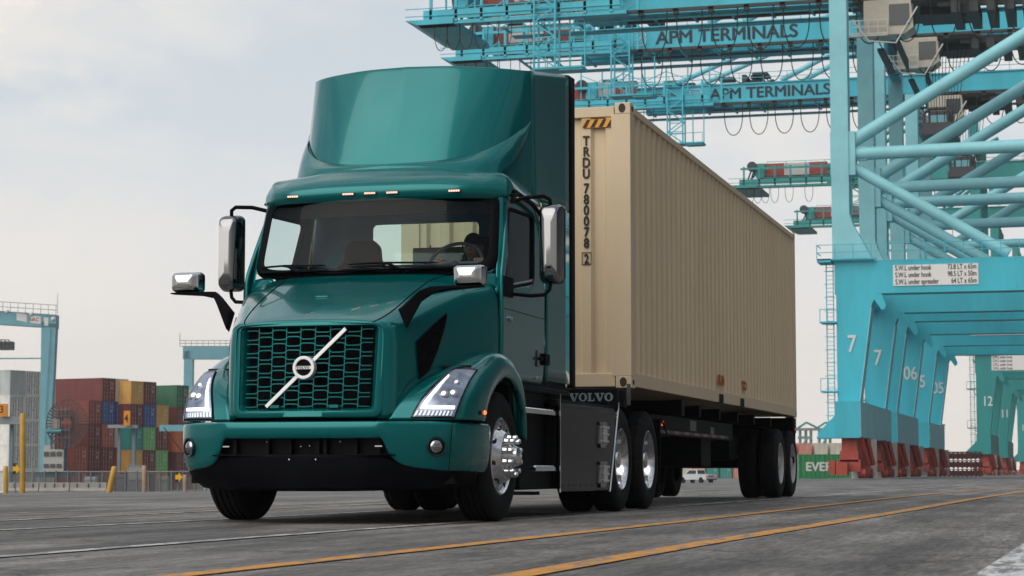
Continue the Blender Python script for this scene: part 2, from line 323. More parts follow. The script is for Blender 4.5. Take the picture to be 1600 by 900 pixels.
# ================================================================ GROUND
def asphalt():
    m, t, b = principled('asphalt')
    tc_ = nd(t, 'ShaderNodeTexCoord'); v = tc_.outputs['Object']
    m1 = nd(t, 'ShaderNodeMapping'); m1.inputs['Scale'].default_value = (1.0, .16, 1); t.links.new(v, m1.inputs[0])
    a = noise(t, 1.1, 8, m1.outputs[0], .65); fine = noise(t, 34, 8, v, .8); med = noise(t, .16, 5, v, .6)
    ra = nd(t, 'ShaderNodeValToRGB'); t.links.new(a.outputs['Fac'], ra.inputs[0])
    e = ra.color_ramp.elements; e[0].position = .36; e[0].color = (.085, .083, .086, 1); e[1].position = .62; e[1].color = (.25, .24, .232, 1)
    mg = nd(t, 'ShaderNodeMapping'); mg.inputs['Scale'].default_value = (1, .11, 1); t.links.new(v, mg.inputs[0]); gr = noise(t, 26, 7, mg.outputs[0], .75)
    rg = nd(t, 'ShaderNodeMapRange'); rg.inputs['From Min'].default_value = .34; rg.inputs['From Max'].default_value = .66; rg.inputs['To Min'].default_value = .45; rg.inputs['To Max'].default_value = 1.5; t.links.new(gr.outputs['Fac'], rg.inputs['Value'])
    x0_ = nd(t, 'ShaderNodeMix', data_type='RGBA', blend_type='MULTIPLY'); x0_.inputs['Factor'].default_value = 1; t.links.new(ra.outputs[0], x0_.inputs['A']); t.links.new(rg.outputs[0], x0_.inputs['B'])
    rm = nd(t, 'ShaderNodeMapRange'); rm.inputs['From Min'].default_value = .35; rm.inputs['From Max'].default_value = .65; rm.inputs['To Min'].default_value = .7; rm.inputs['To Max'].default_value = 1.28; t.links.new(med.outputs['Fac'], rm.inputs['Value'])
    rf = nd(t, 'ShaderNodeMapRange'); rf.inputs['From Min'].default_value = .3; rf.inputs['From Max'].default_value = .7; rf.inputs['To Min'].default_value = .30; rf.inputs['To Max'].default_value = 1.65; t.links.new(fine.outputs['Fac'], rf.inputs['Value'])
    x1 = nd(t, 'ShaderNodeMix', data_type='RGBA', blend_type='MULTIPLY'); x1.inputs['Factor'].default_value = 1
    t.links.new(x0_.outputs['Result'], x1.inputs['A']); t.links.new(rm.outputs[0], x1.inputs['B'])
    x2 = nd(t, 'ShaderNodeMix', data_type='RGBA', blend_type='MULTIPLY'); x2.inputs['Factor'].default_value = 1
    t.links.new(x1.outputs['Result'], x2.inputs['A']); t.links.new(rf.outputs[0], x2.inputs['B'])
    # faint tyre streaks running with the lanes
    ms = nd(t, 'ShaderNodeMapping'); ms.inputs['Scale'].default_value = (2.2, .03, 1); t.links.new(v, ms.inputs[0]); sn = noise(t, 1.6, 6, ms.outputs[0], .75)
    rs = nd(t, 'ShaderNodeMapRange'); rs.inputs['From Min'].default_value = .40; rs.inputs['From Max'].default_value = .60; rs.inputs['To Min'].default_value = .72; rs.inputs['To Max'].default_value = 1.12; t.links.new(sn.outputs['Fac'], rs.inputs['Value'])
    xs_ = nd(t, 'ShaderNodeMix', data_type='RGBA', blend_type='MULTIPLY'); xs_.inputs['Factor'].default_value = 1; t.links.new(x2.outputs['Result'], xs_.inputs['A']); t.links.new(rs.outputs[0], xs_.inputs['B']); x2 = xs_
    vs = nd(t, 'ShaderNodeTexVoronoi'); vs.inputs['Scale'].default_value = 1.3; t.links.new(v, vs.inputs['Vector'])
    rv = nd(t, 'ShaderNodeMapRange'); rv.inputs['From Min'].default_value = .02; rv.inputs['From Max'].default_value = .06; rv.inputs['To Min'].default_value = .35; rv.inputs['To Max'].default_value = 1; t.links.new(vs.outputs['Distance'], rv.inputs['Value'])
    st_ = noise(t, .45, 7, v, .75); rst = nd(t, 'ShaderNodeMapRange'); rst.inputs['From Min'].default_value = .56; rst.inputs['From Max'].default_value = .68; rst.inputs['To Min'].default_value = 1; rst.inputs['To Max'].default_value = .62; t.links.new(st_.outputs['Fac'], rst.inputs['Value'])
    pm = nd(t, 'ShaderNodeMath', operation='MULTIPLY'); t.links.new(rv.outputs[0], pm.inputs[0]); t.links.new(rst.outputs[0], pm.inputs[1])
    xp = nd(t, 'ShaderNodeMix', data_type='RGBA', blend_type='MULTIPLY'); xp.inputs['Factor'].default_value = 1; t.links.new(x2.outputs['Result'], xp.inputs['A']); t.links.new(pm.outputs[0], xp.inputs['B']); x2 = xp
    # cracks
    vo = nd(t, 'ShaderNodeTexVoronoi', feature='DISTANCE_TO_EDGE'); vo.inputs['Scale'].default_value = .55
    wn = noise(t, 2.2, 5, v, .7); wadd = nd(t, 'ShaderNodeMix', data_type='RGBA', blend_type='LINEAR_LIGHT'); wadd.inputs['Factor'].default_value = .5
    t.links.new(v, wadd.inputs['A']); t.links.new(wn.outputs['Color'], wadd.inputs['B']); t.links.new(wadd.outputs['Result'], vo.inputs['Vector'])
    rc = nd(t, 'ShaderNodeMapRange'); rc.inputs['From Max'].default_value = .016; rc.inputs['To Min'].default_value = .25; rc.inputs['To Max'].default_value = 1; t.links.new(vo.outputs['Distance'], rc.inputs['Value'])
    x3 = nd(t, 'ShaderNodeMix', data_type='RGBA', blend_type='MULTIPLY'); x3.inputs['Factor'].default_value = 1
    t.links.new(x2.outputs['Result'], x3.inputs['A']); t.links.new(rc.outputs[0], x3.inputs['B']); t.links.new(x3.outputs['Result'], b.inputs['Base Color'])
    b.inputs['Roughness'].default_value = .78
    bp = nd(t, 'ShaderNodeBump'); bp.inputs['Strength'].default_value = .9; bp.inputs['Distance'].default_value = .012; t.links.new(fine.outputs['Fac'], bp.inputs['Height'])
    bp2 = nd(t, 'ShaderNodeBump'); bp2.inputs['Strength'].default_value = .35; bp2.inputs['Distance'].default_value = .03; t.links.new(a.outputs['Fac'], bp2.inputs['Height']); t.links.new(bp.outputs[0], bp2.inputs['Normal'])
    t.links.new(bp2.outputs[0], b.inputs['Normal'])
    return m
ASPH = asphalt()
g = MB()
import bisect
ys = [-60, -30, -20, -10, 0, 15, 25, 35, 50, 70, 90, 120, 150, 180, 210, 240, 280, 340, 500, 900, 2000, 5000]
xs = [-5000, -1500, -600, -300, -200, -150, -120, -100, -80, -65, -50, -42, -34, -26, -20, -14, -8, -3, 2, 8, 15, 30, 60, 120, 300, 1000, 4000]
g.grid([[(x, y, gz(x, y)) for x in xs] for y in ys])
tag(g.build('ground', ASPH, smooth=180, weld=False), kind='structure')
def paint_mat(name, col, wear):
    m, t, b = principled(name)
    tc_ = nd(t, 'ShaderNodeTexCoord'); m1 = nd(t, 'ShaderNodeMapping'); m1.inputs['Scale'].default_value = (3, .6, 1); t.links.new(tc_.outputs['Object'], m1.inputs[0])
    a = noise(t, 4.0, 9, m1.outputs[0], .75); r = nd(t, 'ShaderNodeMapRange'); r.inputs['From Min'].default_value = wear; r.inputs['From Max'].default_value = wear+.09; t.links.new(a.outputs['Fac'], r.inputs['Value'])
    f2 = noise(t, 9, 8, m1.outputs[0], .8); rr = nd(t, 'ShaderNodeMapRange'); rr.inputs['From Min'].default_value = .3; rr.inputs['From Max'].default_value = .7; rr.inputs['To Min'].default_value = .58; rr.inputs['To Max'].default_value = 1.2; t.links.new(f2.outputs['Fac'], rr.inputs['Value'])
    x = nd(t, 'ShaderNodeMix', data_type='RGBA'); x.inputs['A'].default_value = (.18, .175, .17, 1); x.inputs['B'].default_value = col+(1,); t.links.new(r.outputs[0], x.inputs['Factor'])
    x2 = nd(t, 'ShaderNodeMix', data_type='RGBA', blend_type='MULTIPLY'); x2.inputs['Factor'].default_value = 1; t.links.new(x.outputs['Result'], x2.inputs['A']); t.links.new(rr.outputs[0], x2.inputs['B'])
    t.links.new(x2.outputs['Result'], b.inputs['Base Color']); b.inputs['Roughness'].default_value = .7
    return m
PW = paint_mat('white_road_paint', (.60, .61, .63), .45); PO = paint_mat('orange_road_paint', (.62, .27, .03), .42); PC = paint_mat('cream_road_paint', (.58, .50, .38), .46)
def stripe(name, pts, w, m, gaps=()):
    b = MB(); P = [Vector((x, y, 0)) for x, y in pts]
    rows = []
    for k in range(len(P)-1):
        n = max(1, int((P[k+1]-P[k]).length/4))
        for i in range(n): rows.append(P[k].lerp(P[k+1], i/n))
    rows.append(P[-1])
    b.grid([[(p.x-w/2, p.y, gz(p.x, p.y)+.006), (p.x+w/2, p.y, gz(p.x, p.y)+.006)] for p in rows])
    return tag(b.build(name, m, smooth=0), kind='structure')
stripe('road_marking', [(.78, -14), (.86, -8.5), (1.0, -4.5), (1.1, 1), (1.42, 13), (1.67, 40), (2.0, 90)], .10, PW)
stripe('road_marking', [(-1.55, -10), (-1.3, -7), (-1.18, -4.4), (-1.0, 2)], .08, PW)
stripe('road_marking', [(-2.66, -14), (-2.7, -1.5), (-2.64, 1.5), (-2.5, 30)], .10, PC)
stripe('road_marking', [(-4.6, -10), (-4.0, -1.5), (-3.4, 4), (-2.9, 14)], .08, PC)
stripe('road_marking', [(2.28, -15), (2.34, -13), (2.46, -8.5), (2.58, -3.5), (2.66, 2), (2.95, 20), (3.6, 44), (4.6, 80)], .13, PO)
stripe('road_marking', [(3.52, -15), (3.55, -12.8), (3.60, -9), (3.85, .5), (4.27, 24), (4.9, 50)], .15, PO)
stripe('road_marking', [(5.40, -16), (5.42, -12), (5.50, -8), (6.2, 10), (7.5, 40)], .42, PW)
stripe('road_marking', [(-9, 22), (-4, 46), (2, 80)], .12, PW)

# ================================================================ TRACTOR
TR = thing('semi_truck', 'glossy teal tractor unit with tall roof fairing and chrome mirrors, hauling the beige container', 'truck', (0, -4.5, 0))
# ---- hood
hoodA = Surf([
 [(0,-5.86,1.495),(.3,-5.85,1.495),(.48,-5.825,1.49),(.56,-5.805,1.475),(.585,-5.80,1.41),(.58,-5.82,1.1),(.565,-5.84,.785)],
 [(0,-5.835,1.53),(.3,-5.82,1.527),(.50,-5.785,1.515),(.61,-5.75,1.49),(.655,-5.735,1.40),(.66,-5.75,1.1),(.65,-5.775,.785)],
 [(0,-5.62,1.62),(.3,-5.61,1.615),(.54,-5.58,1.60),(.67,-5.56,1.555),(.728,-5.545,1.46),(.742,-5.55,1.15),(.742,-5.56,.9)],
 [(0,-5.25,1.765),(.35,-5.25,1.757),(.60,-5.24,1.735),(.765,-5.23,1.685),(.832,-5.22,1.57),(.85,-5.22,1.3),(.855,-5.22,1.1)],
 [(0,-4.93,1.88),(.4,-4.92,1.872),(.67,-4.91,1.85),(.865,-4.90,1.795),(.935,-4.90,1.68),(.952,-4.90,1.45),(.965,-4.90,1.24)],
 [(0,-4.72,1.945),(.42,-4.70,1.94),(.72,-4.66,1.918),(.94,-4.62,1.86),(1.025,-4.60,1.75),(1.045,-4.60,1.5),(1.055,-4.60,1.30)],
 [(0,-4.63,1.975),(.42,-4.60,1.972),(.75,-4.53,1.955),(1.0,-4.44,1.90),(1.075,-4.42,1.79),(1.09,-4.42,1.55),(1.095,-4.42,1.33)]])
fend = Surf([
 [(.62,-5.80,.775),(.79,-5.745,.775),(.95,-5.70,.775),(1.08,-5.62,.775),(1.165,-5.47,.775),(1.20,-5.28,.775),(1.20,-5.185,.775)],
 [(.70,-5.68,.93),(.83,-5.63,.95),(.98,-5.575,.95),(1.10,-5.50,.95),(1.18,-5.36,.95),(1.208,-5.20,.93),(1.205,-5.12,.90)],
 [(.78,-5.45,1.07),(.90,-5.41,1.11),(1.0,-5.35,1.12),(1.105,-5.27,1.115),(1.18,-5.17,1.09),(1.212,-5.07,1.05),(1.205,-5.00,1.00)],
 [(.88,-5.12,1.19),(.97,-5.08,1.235),(1.05,-5.03,1.245),(1.12,-4.98,1.235),(1.18,-4.91,1.205),(1.212,-4.85,1.16),(1.205,-4.81,1.09)],
 [(1.0,-4.75,1.29),(1.06,-4.72,1.325),(1.11,-4.70,1.325),(1.16,-4.67,1.305),(1.195,-4.63,1.27),(1.215,-4.60,1.215),(1.205,-4.57,1.14)],
 [(1.08,-4.40,1.30),(1.11,-4.38,1.31),(1.15,-4.36,1.295),(1.18,-4.34,1.265),(1.20,-4.32,1.22),(1.213,-4.30,1.16),(1.205,-4.28,1.07)],
 [(1.10,-4.12,1.13),(1.13,-4.11,1.14),(1.16,-4.10,1.13),(1.185,-4.09,1.10),(1.20,-4.08,1.06),(1.212,-4.07,.99),(1.205,-4.08,.90)],
 [(1.10,-3.965,.67),(1.13,-3.96,.67),(1.16,-3.96,.665),(1.185,-3.965,.66),(1.20,-3.975,.655),(1.208,-3.99,.65),(1.205,-4.005,.645)]])
m = MB(); m.grid(hoodA.grid(48, 44), mirror=True); m.grid(fend.grid(56, 30), mirror=True)
for sx in (1, -1):   # arch return flange
    lip = [fend.at(7*i/40, 6) for i in range(41)]
    m.grid([[(p.x*sx, p.y, p.z), ((p.x-.05)*sx, p.y, p.z)] for p in lip])
hood = m.build('hood', PAINT, TR, smooth=55, solid=.006)
# hood seams (dark gaps lying in the panel)
m = MB()
for sx in (1, -1):
    pts = [hoodA.at(u, 2.0+.25*math.sin(u)) for u in [0.6+5.35*i/40 for i in range(41)]]
    m.tube([(p.x*sx, p.y, p.z+.0015) for p in pts], .0045, 6)
m.build('panel_gap', BLACK, hood, split='x')
# side vents
ven = MB(); 
for sx in (1, -1):
    def fl(u, v): p = hoodA.at(u, v); return Vector((p.x*sx, p.y, p.z))
    c4 = [(2.25, 4.45), (3.35, 3.98), (3.38, 4.25), (3.05, 4.75), (2.35, 5.45)]
    nn = 9
    g_ = []
    for i in range(nn+1):
        t = i/nn
        a = (2.12+.08*t, 4.40+.95*t); b_ = (3.30-.75*t**1.3, 4.0+1.30*t)
        g_.append([fl(a[0]+(b_[0]-a[0])*j/8, a[1]+(b_[1]-a[1])*j/8)+Vector((.006*sx, 0, 0)) for j in range(9)])
    ven.cur = 0; ven.grid(g_)
    for i in range(nn+1):
        ven.tube([q+Vector((.004*sx, 0, 0)) for q in g_[i]], .006, 6)
    for j in range(0, 9, 1):
        ven.tube([g_[i][j]+Vector((.004*sx, 0, 0)) for i in range(nn+1)], .004, 5)
ven.build('side_vent', BLACK, TR, split='x')
m = MB(); m.box((-.13, -5.335, 1.727), (-.02, -5.30, 1.748)); m.build('hood_badge', PAINT, TR, bevel=.008)
# ---- grille
def gy(x, z): return -5.895+.07*(x/.55)**2+.06*(z-.8)/.7
def rrect(x0, x1, z0, z1, r, n=8):
    out = []
    for cx, cz, a0 in ((x1-r, z1-r, 0), (x0+r, z1-r, 90), (x0+r, z0+r, 180), (x1-r, z0+r, 270)):
        for k in range(n+1):
            a = rad(a0+90*k/n); out.append((cx+r*math.cos(a), cz+r*math.sin(a)))
    return out
def resample(loop, n):
    L_ = [0]; m_ = len(loop)
    for i in range(m_): a, b = loop[i], loop[(i+1) % m_]; L_.append(L_[-1]+math.hypot(a[0]-b[0], a[1]-b[1]))
    out = []
    for k in range(n):
        t = L_[-1]*k/n; i = max(0, min(m_-1, bisect.bisect_right(L_, t)-1)); f = (t-L_[i])/max(1e-9, L_[i+1]-L_[i]); a, b = loop[i], loop[(i+1) % m_]
        out.append((a[0]+(b[0]-a[0])*f, a[1]+(b[1]-a[1])*f))
    return out
def taper(p, k=.03): return (p[0]*(1-k*(1.5-p[1])/.7), p[1])
NN = 160
rings = [(rrect(-.615, .615, .785, 1.512, .055), .035), (rrect(-.612, .612, .787, 1.510, .055), -.018), (rrect(-.60, .60, .797, 1.500, .05), -.028), (rrect(-.555, .555, .838, 1.478, .035), -.026), (rrect(-.545, .545, .846, 1.474, .033), -.005), (rrect(-.52, .52, .858, 1.466, .02), .02), (rrect(-.505, .505, .862, 1.462, .012), .10)]
# resample each ring by angle so the loops stay aligned
def byangle(loop, n):
    cx = 0; cz = 1.15; out = []
    for k in range(n):
        a = 2*math.pi*(k+.5)/n; dx, dz = math.cos(a), math.sin(a); best = None
        for i in range(len(loop)):
            (ax, az_), (bx, bz) = loop[i], loop[(i+1) % len(loop)]
            ex, ez = bx-ax, bz-az_; den = dx*ez-dz*ex
            if abs(den) < 1e-12: continue
            t = ((ax-cx)*ez-(az_-cz)*ex)/den; s_ = ((ax-cx)*dz-(az_-cz)*dx)/den
            if t > 0 and -1e-6 <= s_ <= 1+1e-6: best = (cx+dx*t, cz+dz*t)
        out.append(best)
    return out
G = []
for loop, dy in rings:
    q = [taper(p) for p in byangle(loop, NN)]
    G.append([(x, gy(x, z)+dy, z) for x, z in q+[q[0]]])
m = MB(); m.grid(G); m.build('grille_surround', PAINT, TR, smooth=50)
m = MB(); m.grid([[(x, -5.72, z) for x in (-.6, .6)] for z in (.8, 1.5)]); m.build('radiator_screen', BLACK, TR)
m = MB(); P_ = .234; H = .0507; a_ = .0105; zt = 1.462
def zl(k, x):
    ph = ((x+.52)/P_+(.5 if k % 2 else 0)) % 1.0; w = .075
    if ph < .5-w: s_ = 1
    elif ph < .5+w: s_ = 1-(ph-.5+w)/w
    elif ph < 1-w: s_ = -1
    else: s_ = -1+(ph-1+w)/w
    if ph < w: s_ = ph/w
    return zt-.022-k*H+a_*s_
for k in range(12):
    xs_ = sorted(set([-.51+1.02*i/200 for i in range(201)]))
    prev = None; pts = []
    for x in xs_:
        z = zl(k, x)
        xx = x*(1-.03*(1.5-z)/.7)
        if pts and len(pts) > 1 and abs((z-pts[-1][1])) < 1e-6 and abs(pts[-1][1]-pts[-2][1]) < 1e-6 and int(x*100) % 5: continue
        pts.append((xx, z))
    for (xa, za), (xb, zb) in zip(pts, pts[1:]):
        m.add([(xa, gy(xa, za)+.012, za-.0042), (xb, gy(xb, zb)+.012, zb-.0042), (xb, gy(xb, zb)+.012, zb+.0042), (xa, gy(xa, za)+.012, za+.0042),
               (xa, gy(xa, za)+.045, za-.0042), (xb, gy(xb, zb)+.045, zb-.0042), (xb, gy(xb, zb)+.045, zb+.0042), (xa, gy(xa, za)+.045, za+.0042)],
              [(0, 1, 2, 3), (0, 4, 5, 1), (3, 2, 6, 7)])
for k in range(-1, 12):
    for i in range(10):
        x = -.52+P_*.5*i
        for e in (-.012, .012):
            xx = x+e*0
        if abs(x) > .505: continue
        z1 = zl(k, x) if k >= 0 else 1.465; z0 = zl(k+1, x) if k < 11 else .862
        if z1-z0 < .01: continue
        xx = x*(1-.03*(1.5-(z0+z1)/2)/.7); y = gy(xx, (z0+z1)/2)
        m.box((xx-.0035, y+.013, z0), (xx+.0035, y+.045, z1))
grille = m.build('grille_mesh', PAINT, TR, smooth=0)
m = MB(); m.box((-.27, gy(0,.88)-.0, .862), (-.20, gy(0,.88)+.02, .885)); m.box((.20, gy(0,.88), .862), (.27, gy(0,.88)+.02, .885)); m.build('radar_bracket', PAINT, grille)
# emblem: diagonal bar and ring
em = node('emblem', TR)
A_, B_ = Vector((-.305, gy(-.3, .87)-.004, .872)), Vector((.305, gy(.3, 1.45)-.004, 1.452))
m = MB(); d_ = (B_-A_).normalized(); q = Vector((d_.z, 0, -d_.x))
for w0, y0, y1 in ((.023, .0, .02), (.014, -.012, .0)):
    vs = []
    for p in (A_, B_):
        for sgn in (-1, 1):
            for yy in (y0, y1): vs.append(p+q*w0*sgn+Vector((0, yy, 0)))
    m.cur = 0 if w0 > .02 else 1
    m.add(vs, [(0,1,5,4),(2,6,7,3),(0,4,6,2),(1,3,7,5),(0,2,3,1),(4,5,7,6)])
m.build('diagonal_bar', [BLACK, mat('satin_silver', (.82, .84, .86), .35, .25)], em, bevel=.002)
cz_ = 1.162; cy_ = gy(0, 1.16)-.03
def ydisc(r0, r1, y, y2, n=48):
    return [[(r*math.cos(2*math.pi*k/n), cy_+yy, cz_+r*math.sin(2*math.pi*k/n)) for k in range(n+1)] for r, yy in ((r0, y2), (r0, y), (r1, y), (r1, y2))]
m = MB(); m.grid(ydisc(.062, .086, -.012, .04)); 
m.build('ring', mat('satin_silver', (.82, .84, .86), .35, .25), em, bevel=.003)
m = MB(); m.add([(.064*math.cos(2*math.pi*k/40), cy_+.004, cz_+.064*math.sin(2*math.pi*k/40)) for k in range(40)], [tuple(range(40))]); m.box((-.066, cy_-.006, cz_-.0115), (.066, cy_+.003, cz_+.0115))
m.mi[-6:] = [1]*6
m.build('emblem_disc', [BLACK, mat('satin_silver', (.82, .84, .86), .35, .25)], em)
# slab-serif wordmark V O L V O
def wordmark(mb, fn, h, gap=.12):
    """fn(x,z)->3D point for letter coordinates in units of cap height h"""
    x = 0
    def poly(pts):
        mb.add([fn(px*h, pz*h) for px, pz in pts], [tuple(range(len(pts)))])
    for ch in 'VOLVO':
        if ch == 'V':
            w = 1.15
            poly([(x-.05, .86), (x-.05, 1), (x+.55, 1), (x+.55, .86)]); poly([(x+.72, .86), (x+.72, 1), (x+1.2, 1), (x+1.2, .86)])
            poly([(x+.06, .87), (x+.46, .87), (x+.74, .0), (x+.48, 0)]); poly([(x+.60, .14), (x+.74, .0), (x+1.05, .87), (x+.90, .87)])
        elif ch == 'L':
            w = .85
            poly([(x, .0), (x, .14), (x+.85, .14), (x+.85, 0)]); poly([(x, .86), (x, 1), (x+.55, 1), (x+.55, .86)])
            poly([(x+.13, .12), (x+.42, .12), (x+.42, .88), (x+.13, .88)]); poly([(x+.72, .12), (x+.85, .12), (x+.85, .40), (x+.78, .40)])
        else:
            w = 1.05; n = 28
            for k in range(n):
                a, b = 2*math.pi*k/n, 2*math.pi*(k+1)/n
                o = lambda t: (x+.52+.54*math.cos(t), .5+.52*math.sin(t)); i_ = lambda t: (x+.52+.24*math.cos(t), .5+.38*math.sin(t))
                poly([o(a), o(b), i_(b), i_(a)])
        x += w+gap
    return (x-gap)*h
m = MB(); wordmark(m, lambda x, z: (x-.058, cy_-.008, cz_-.009+z), .0185, .10); m.build('wordmark', GLOSSB, em, smooth=0, weld=False)
# ---- headlights
for sx in (1, -1):
    hl = node('headlight', TR)
    def F(s, t, off):   # s across (0 inner .. 1 outer), t up
        r = .07+2.30*t; c0 = 1.0+.45*t**1.5+.15*t; c1 = 3.02+.18*t
        p = fend.at(r, c0+(c1-c0)*s); n = -fend.nrm(r, c0+(c1-c0)*s)
        if n.y > 0: n = -n
        p = p+n*off
        return Vector((p.x*sx, p.y, p.z))
    def patch(off, s0=0, s1=1, t0=0, t1=1, ns=14, nt_=18): return [[F(s0+(s1-s0)*j/ns, t0+(t1-t0)*i/nt_, off) for j in range(ns+1)] for i in range(nt_+1)]
    m = MB(); m.grid(patch(.003)); m.build('housing', mat('lamp_housing', (.42, .45, .52), .30, .8, var=.5, vscale=9), hl, smooth=60)
    m = MB(); m.grid(patch(.014)); m.build('lens', LENS, hl, smooth=60)
    m = MB(); P4 = [F(0, t/20, .006) for t in range(21)]+[F(s/12, 1, .006) for s in range(13)]+[F(1, 1-t/20, .006) for t in range(21)]+[F(1-s/12, 0, .006) for s in range(13)]
    m.tube(P4, .007, 6); m.build('seal', BLACK, hl)
    m = MB()
    up_ = [F(.13+.06*(t/14), .20+.62*t/14, .010) for t in range(15)]; lo_ = [F(.13+.74*s/14, .20, .010) for s in range(15)]
    m.grid([[F(.09+.05*(t/14), .165+.66*t/14, .011) for t in range(15)], [F(.20+.02*(t/14), .21+.58*t/14, .011) for t in range(15)]])
    m.grid([[F(.09+.82*s/14, .155, .0112) for s in range(15)], [F(.10+.80*s/14, .215, .0112) for s in range(15)]])
    m.build('daytime_light', LED, hl, smooth=0)
    m = MB(); m.grid([[F(.04+.90*s/20, t_, .009+.004*(s % 2)) for s in range(21)] for t_ in (.03, .12)]); m.build('turn_signal', mat('clear_reflector', (.60, .62, .66), .18, .9), hl, smooth=0)
    m = MB()
    for s_, t_, r_ in ((.46, .42, .042), (.70, .44, .042), (.62, .66, .03)):
        c = F(s_, t_, -.002); m.sphere(c, r_, 16, 10, (1, .5, 1))
    m.build('projector', CHROME, hl)
    # amber side marker
    p = Vector((1.205, -5.22, .835)); m = MB(); m.box(((p.x)*sx, p.y-.10, p.z-.016), ((p.x+.008)*sx, p.y+.0, p.z+.016)); sm = m.build('side_marker', GLOSSB, TR, bevel=.004)
    m = MB(); m.sphere((1.213*sx, -5.245, .835), .017, 12, 8); m.build('lamp', AMBER, sm)
# ---- bumper
plan = [(0,-5.965),(.3,-5.962),(.55,-5.945),(.62,-5.932),(.68,-5.91),(.76,-5.87),(.88,-5.80),(1.0,-5.72),(1.09,-5.62),(1.16,-5.44),(1.195,-5.24),(1.2,-5.04)]
zb = [.632,.632,.632,.625,.51,.445,.415,.40,.39,.385,.38,.375]
rows = []
for k, f in enumerate((0, .04, .12, .40, .75, .95, 1.0)):
    r = []
    for j, ((x, y), z0) in enumerate(zip(plan, zb)):
        z = .762+(z0-.762)*f
        out = {0: .03, 1: .008, 2: 0, 3: -.004, 4: 0, 5: .012, 6: .03}[k]
        nx = 0 if x < .6 else min(1, (x-.6)/.5)
        tuck = .03*((.762-z)/.38)**2
        r.append((x-out*nx-tuck*nx, y+out*(1-.6*nx)+tuck*.5, z))
    rows.append(r)
bump = Surf(rows)
m = MB(); m.grid(bump.grid(24, 66), mirror=True); bo = m.build('bumper', PAINT, TR, smooth=50, solid=.012)
m = MB()
for x in (.985,):
    m.tube([(1.086, -5.655, .755), (1.075, -5.66, .6), (1.06, -5.665, .40)], .0035, 5)
m.build('bumper_gap', BLACK, bo)
# recess behind the bumper opening and lower valance
val = [(0,-5.93),(.3,-5.925),(.6,-5.895),(.76,-5.83),(.9,-5.76),(1.0,-5.68),(1.08,-5.57),(1.14,-5.40),(1.17,-5.22)]
vtop = [.515,.515,.512,.455,.42,.41,.40,.395,.39]; vbot = [.245,.245,.25,.255,.26,.265,.27,.28,.30]
m = MB(); m.grid(Surf([[(x*sc_, y+d*(.5+x), a+(b-a)*f) for (x, y), a, b in zip(val, vtop, vbot)] for f, d, sc_ in ((0, .01, .985), (.08, .005, .985), (.5, .03, .965), (1, .09, .93))]).grid(12, 40), mirror=True)
m.grid([[(x, y, z) for x in (-.72, -.4, 0, .4, .72)] for y, z in ((-5.92, .515), (-5.80, .520))]); m.build('valance', BLACK, TR, smooth=50, solid=.01)
m = MB(); m.box((-.70, -5.80, .40), (.70, -5.74, .76)); m.box((-1.05, -5.55, .3), (1.05, -4.3, .72))
for x in (-.56, -.30, -.12, .10, .16, .40, .58): m.box((x-.012, -5.86, .52), (x+.012, -5.80, .64))
m.build('intake_duct', CHAS, TR)
m = MB()
for x in (-.62, .59): m.box((x-.028, -5.895, .572), (x+.028, -5.885, .582))
for x, z in ((-.29, .61), (.05, .58), (-.02, .575), (.29, .61)): m.sphere((x, -5.89, z), .007, 8, 6)
for x in (-.09, .12): m.sphere((x, -5.945, .478), .009, 8, 6)
m.build('tow_fitting', CHROME, TR)
for sx in (1, -1):
    fg = node('fog_light', TR); c = Vector((.985*sx, -5.735, .575)); n = Vector((.60*sx, -.80, 0)).normalized(); M = Matrix.Translation(c) @ n.to_track_quat('X', 'Z').to_matrix().to_4x4()
    m = MB(); b = MB(); b.lathe_x([(.074, .0), (.070, .014), (.062, .012), (.058, -.03), (.0, -.035)], 0, 0, 32); m.add(b.v, b.f, M); m.build('bezel', GLOSSB, fg)
    m = MB(); b = MB(); b.lathe_x([(.056, -.005), (.05, .008), (.035, .018), (.015, .023), (0, .024)], 0, 0, 24); m.add(b.v, b.f, M); m.build('lens', mat('fog_lens', (.35, .37, .40), .05, 1), fg)
# ---- windscreen
def Wp(s, t, off=0):
    x = s*(1.0-.035*t); y = -4.605+.20*t+.262*abs(s)**2.3-off*.9; z = 2.03-.035*(1-abs(s)**2)*(1-t)*.6+(.62+.0*s)*t+off*.3
    return Vector((x, y, z))
def wgrid(s0, s1, t0, t1, ns=40, nt_=10, off=0): return [[Wp(s0+(s1-s0)*j/ns, t0+(t1-t0)*i/nt_, off) for j in range(ns+1)] for i in range(nt_+1)]
m = MB(); m.grid(wgrid(-1, 1, 0, 1)); m.build('windshield', WINDG, TR, smooth=60)
def loopW(e, off, n=160):
    out = []
    for k in range(n+1):
        a = 2*math.pi*k/n; cs, sn = math.cos(a), math.sin(a); pw = 2/9
        s_ = math.copysign(abs(cs)**pw, cs); t_ = .5+.5*math.copysign(abs(sn)**pw, sn)
        out.append(Wp(s_*(1+e), -e*1.6+(1+e*3.2)*t_, off))
    return out
m = MB(); m.grid([loopW(.055, -.01), loopW(.052, .012), loopW(-.005, .014), loopW(-.018, .004), loopW(-.018, -.01)]); m.build('windshield_gasket', BLACK, TR, smooth=60)
